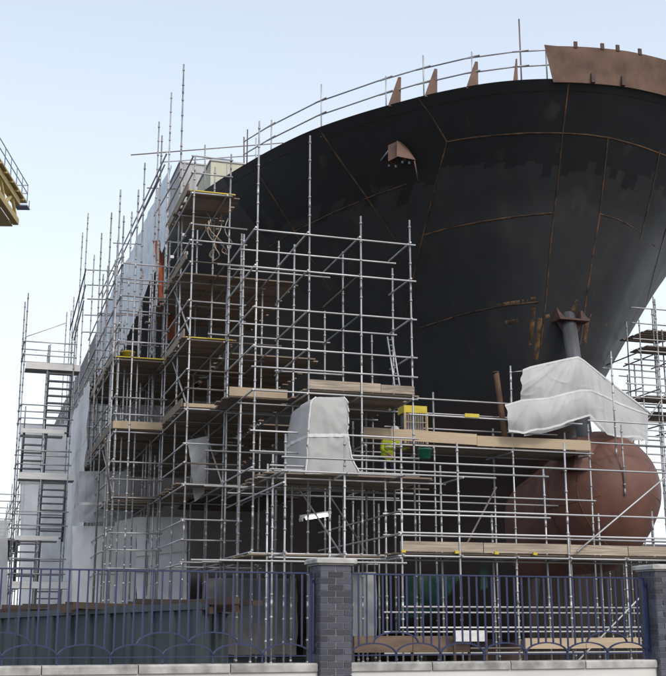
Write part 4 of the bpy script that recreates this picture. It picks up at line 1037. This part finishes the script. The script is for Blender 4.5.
# ------------------------------------------------------------------ skip and timber behind the fence, left
def hoarding():
    o = thing('skip', PS(100, 655, 21), 'dark blue-grey ribbed steel skip behind the left railings', 'skip')
    pts = [(-30, 617, 26), (198, 606, 20.0), (226, 611, 22.5)]
    P = [PS(*p) for p in pts]
    for (p, q), nm in zip(zip(P, P[1:]), ('side_wall', 'end_wall')):
        d = q - p; L = d.length; dh = Vector((d.x, d.y, 0)).normalized(); nn = dh.cross(UP)
        n = int(L / .55)
        nv = [Vector((p.x, p.y, .1)), Vector((q.x, q.y, .1)), q, p]
        pm(nm, nv + [v + nn * -.06 for v in nv], [(0, 1, 2, 3), (7, 6, 5, 4), (0, 4, 5, 1), (1, 5, 6, 2), (2, 6, 7, 3), (3, 7, 4, 0)], GREENST, o)
        for k in range(n + 1):
            c = p.lerp(q, (k + .02) / (n + .04)); c.z = c.z / 2 + .05; top_ = p.lerp(q, k / n).z
            box('rib', c + nn * .03, dh, nn, UP, (.09, .06, top_ - .14), GREENST, o)
        m_ = (p + q) / 2; box('rim', m_ + nn * .01, d, nn, d.cross(nn) * -1, (L + .08, .12, .11), GREENST, o)
    Q = P[0] + (P[2] - P[1])
    for (p, q) in ((P[2], Q), (Q, P[0])):
        nv = [Vector((p.x, p.y, .1)), Vector((q.x, q.y, .1)), q, p]; pm('end_wall', nv, [(0, 1, 2, 3)], GREENST, o)
    pm('floor', [Vector((v.x, v.y, .12)) for v in (P[0], P[1], P[2], Q)], [(0, 1, 2, 3)], GREENST, o)
    # timber lying in it
    random.seed(5)
    dh = (P[1] - P[0]); dh.z = 0; dh.normalize(); nn = (P[2] - P[1]); nn.z = 0; nn.normalize()
    for k in range(26):
        f = .06 + .9 * random.random(); L = random.uniform(1.6, 3.2); base = P[0].lerp(P[1], f) + nn * random.uniform(.2, 2.2)
        ang = random.uniform(-.3, .3); d2 = (dh * math.cos(ang) + nn * math.sin(ang) + UP * random.uniform(-.04, .05)).normalized(); n2 = d2.cross(UP).normalized()
        c = base + UP * random.uniform(-.03, .13)
        b_ = box('timber', c, d2, n2, n2.cross(d2), (L, random.uniform(.12, .24), random.uniform(.05, .12)), TIMB)
        tag(b_, 'old brown timber baulk lying across the top of the blue-grey skip', 'timber', 'timber heaped in the skip')
hoarding()
# ------------------------------------------------------------------ fence: pillars, wall, coping, railings
FA = R(-19); fa, fb_ = axes(FA)
def FW(t, z, d=0): return fa * (FS + d) + fb_ * t + UP * z
rp = ray(336, 627) * (14.4 / F); FS = rp.dot(fa)
def ft(x, y): return ons(x, y, FS, FA)
zc = ft(336, 662.5)[1]; zr = ft(336, 573.5)[1]; zbr = ft(336, 655.5)[1]
print('coping', zc, 'rail', zr, 'FS', FS)
def pillar(label, tc):
    o = thing('brick_pillar', FW(tc, 0), label, 'pillar', 'brick pillars of the fence')
    wd = .405; zt_ = ft(336, 566)[1]
    box('mortar_core', FW(tc, zt_ / 2), fb_, fa, UP, (wd - .02, wd - .02, zt_ - .004), MORT, o)
    bw, bh, bd = .194, .065, .0975; n = int((zt_) / .0755)
    for k in range(n):
        z = zt_ - (k + .5) * .0755
        for face in range(4):
            ang = face * math.pi / 2; ux = fb_ * math.cos(ang) + fa * math.sin(ang); uy = fa * math.cos(ang) - fb_ * math.sin(ang)
            odd = (k + face) % 2
            lens = [(-.0995, .194), (.1025, .1925)] if not odd else [(-.150, .0955), (0.0, .194), (.150, .0955)]
            for (cx, ln) in lens:
                # face brick slip 40 mm deep, sunk into the core, corners lapped
                ins = .0205
                cx2 = max(-wd / 2 + ln / 2 + (.0 if not odd else .0), min(wd / 2 - ln / 2, cx))
                box('brick', FW(tc, z) + ux * cx2 - uy * (wd / 2 - ins + (0.0 if not odd else .0015) + random.uniform(0, .002)), ux, uy, UP, (ln - .006, .041, bh), BRICK, o)
    box('cap_stone', FW(tc, zt_ + .012), fb_, fa, UP, (wd + .035, wd + .035, .024), CONC, o)
    cv = []
    h1, h2_ = zt_ + .024, zt_ + .085
    for (hw, z) in ((wd / 2 + .055, h1), (wd / 2 + .055, h2_ - .018), (wd / 2 + .035, h2_), (.02, h2_ + .02)):
        cv += [FW(tc - hw, z, -hw), FW(tc + hw, z, -hw), FW(tc + hw, z, hw), FW(tc - hw, z, hw)]
    cf = [(3, 2, 1, 0), (12, 13, 14, 15)] + [(4 * j + k, 4 * j + (k + 1) % 4, 4 * j + 4 + (k + 1) % 4, 4 * j + 4 + k) for j in range(3) for k in range(4)]
    pm('cap_stone', cv, cf, CONC, o); return tc
tcL = ft(336, 620)[0] - .0; fwid = .405
xl = ft(320, 620)[0]; tP1 = xl + .135
tP2 = ft(653.5, 620)[0] + .125
# front faces sit half a pillar in front of the centre line: shift rows back a little
FSsave = FS
pillar('slate-blue brick pillar with concrete cap in the middle of the fence', tP1)
pillar('slate-blue brick pillar with concrete cap cut by the right edge', tP2)
tP0 = tP1 - (tP2 - tP1)
def wall(label, t0, t1):
    o = thing('low_wall', FW((t0 + t1) / 2, 0), label, 'wall', 'low walls under the railings')
    box('wall_body', FW((t0 + t1) / 2, (zc - .1) / 2, .0), fb_, fa, UP, (t1 - t0 - .004, .24, zc - .1), REND, o)
    n = max(1, round((t1 - t0) / .98)); L = (t1 - t0) / n
    for k in range(n):
        a = t0 + L * k + .006; b = t0 + L * (k + 1) - .006; cv = []
        for (hd, z) in ((.15, zc - .098), (.15, zc - .02), (.13, zc), ):
            cv += [FW(a, z, -hd), FW(b, z, -hd), FW(b, z, hd), FW(a, z, hd)]
        pm('coping_stone', cv, [(3, 2, 1, 0), (8, 9, 10, 11)] + [(4 * j + q, 4 * j + (q + 1) % 4, 4 * j + 4 + (q + 1) % 4, 4 * j + 4 + q) for j in range(2) for q in range(4)], CONC, o)
def railing(label, t0, t1, up_pat):
    o = thing('railing_panel', FW((t0 + t1) / 2, zc), label, 'railing', 'blue railing panels of the fence')
    def fbar(p, q, w_, m=BLUE, nm='bar', d_=None):
        d = q - p; nx = fa; box(nm, (p + q) / 2, d, nx, d.cross(nx) * -1, (d.length, d_ or w_, w_), m, o)
    e0, e1 = t0 + .055, t1 - .055
    fbar(FW(e0, zr), FW(e1, zr), .018, nm='top_rail', d_=.04); fbar(FW(e0, zbr), FW(e1, zbr), .012, nm='bottom_rail', d_=.035)
    for t in (e0, e1): fbar(FW(t, zc - .01), FW(t, zr + .005), .04, nm='end_post')
    for t, sg in ((e0, -1), (e1, 1)):
        fbar(FW(t + sg * .045, zc + .1), FW(t + sg * .045, zr - .06), .012, nm='fixing_strap', d_=.05)
        for z in (zc + .12, zr - .1): fbar(FW(t, z), FW(t + sg * .055, z), .04, nm='fixing_bolt')
    per = .585; n = round((e1 - e0) / per); per = (e1 - e0) / n; H = .135
    def arc(c, zb, idx):
        P = [FW(c + per / 2 * math.cos(a), zb + H * math.sin(a)) for a in [math.pi * k / 16 for k in range(17)]]
        vs = []; fs = []
        for k, p in enumerate(P):
            d = (P[min(k + 1, 16)] - P[max(k - 1, 0)]).normalized(); nr = d.cross(fa)
            for (i, j) in ((-1, -1), (1, -1), (1, 1), (-1, 1)): vs.append(p + nr * .008 * i + fa * .016 * j)
        for k in range(16):
            for q in range(4): fs.append((4 * k + q, 4 * k + (q + 1) % 4, 4 * k + 4 + (q + 1) % 4, 4 * k + 4 + q))
        pm('arc', vs, fs, BLUE, o)
    for k in range(n): arc(e0 + per * (k + .5), zbr + .006, k)
    ups = set()
    for k in range(n - 1):
        if up_pat[k % len(up_pat)]: arc(e0 + per * (k + 1), zbr + .006 + H, k); ups.add(k)
    def base(t):
        u = (t - e0) / per; k = int(u); f = abs(u - k - .5) * 2; zb = zbr + H * math.sqrt(max(0, 1 - f * f))
        k2 = math.floor(u - .5)
        if k2 in ups:
            f2 = abs(u - .5 - k2 - .5) * 2; zb = max(zb, zbr + H + H * math.sqrt(max(0, 1 - f2 * f2)))
        return zb
    nb = round((e1 - e0) / .107)
    for k in range(1, nb):
        t = e0 + (e1 - e0) * k / nb; fbar(FW(t, base(t) + .004), FW(t, zr - .005), .019, d_=.019)
    for k in range(n + 1):
        t = e0 + per * k
        if 0 < k < n: box('foot', FW(t, (zc + zbr) / 2), fb_, fa, UP, (.02, .02, zbr - zc + .01), BLUE, o)
wall('pale low wall with concrete coping left of the middle pillar', tP0 + .21, tP1 - .2035); wall('pale low wall with concrete coping between the two brick pillars', tP1 + .2035, tP2 - .2035)
railing('blue scalloped railing panel left of the middle pillar', tP0 + .21, tP1 - .2035, (1, 0, 0, 1, 1, 0)); railing('blue scalloped railing panel between the two brick pillars', tP1 + .2035, tP2 - .2035, (1, 0, 0, 0, 0, 1, 1, 0))
print('objects', len(bpy.data.objects))
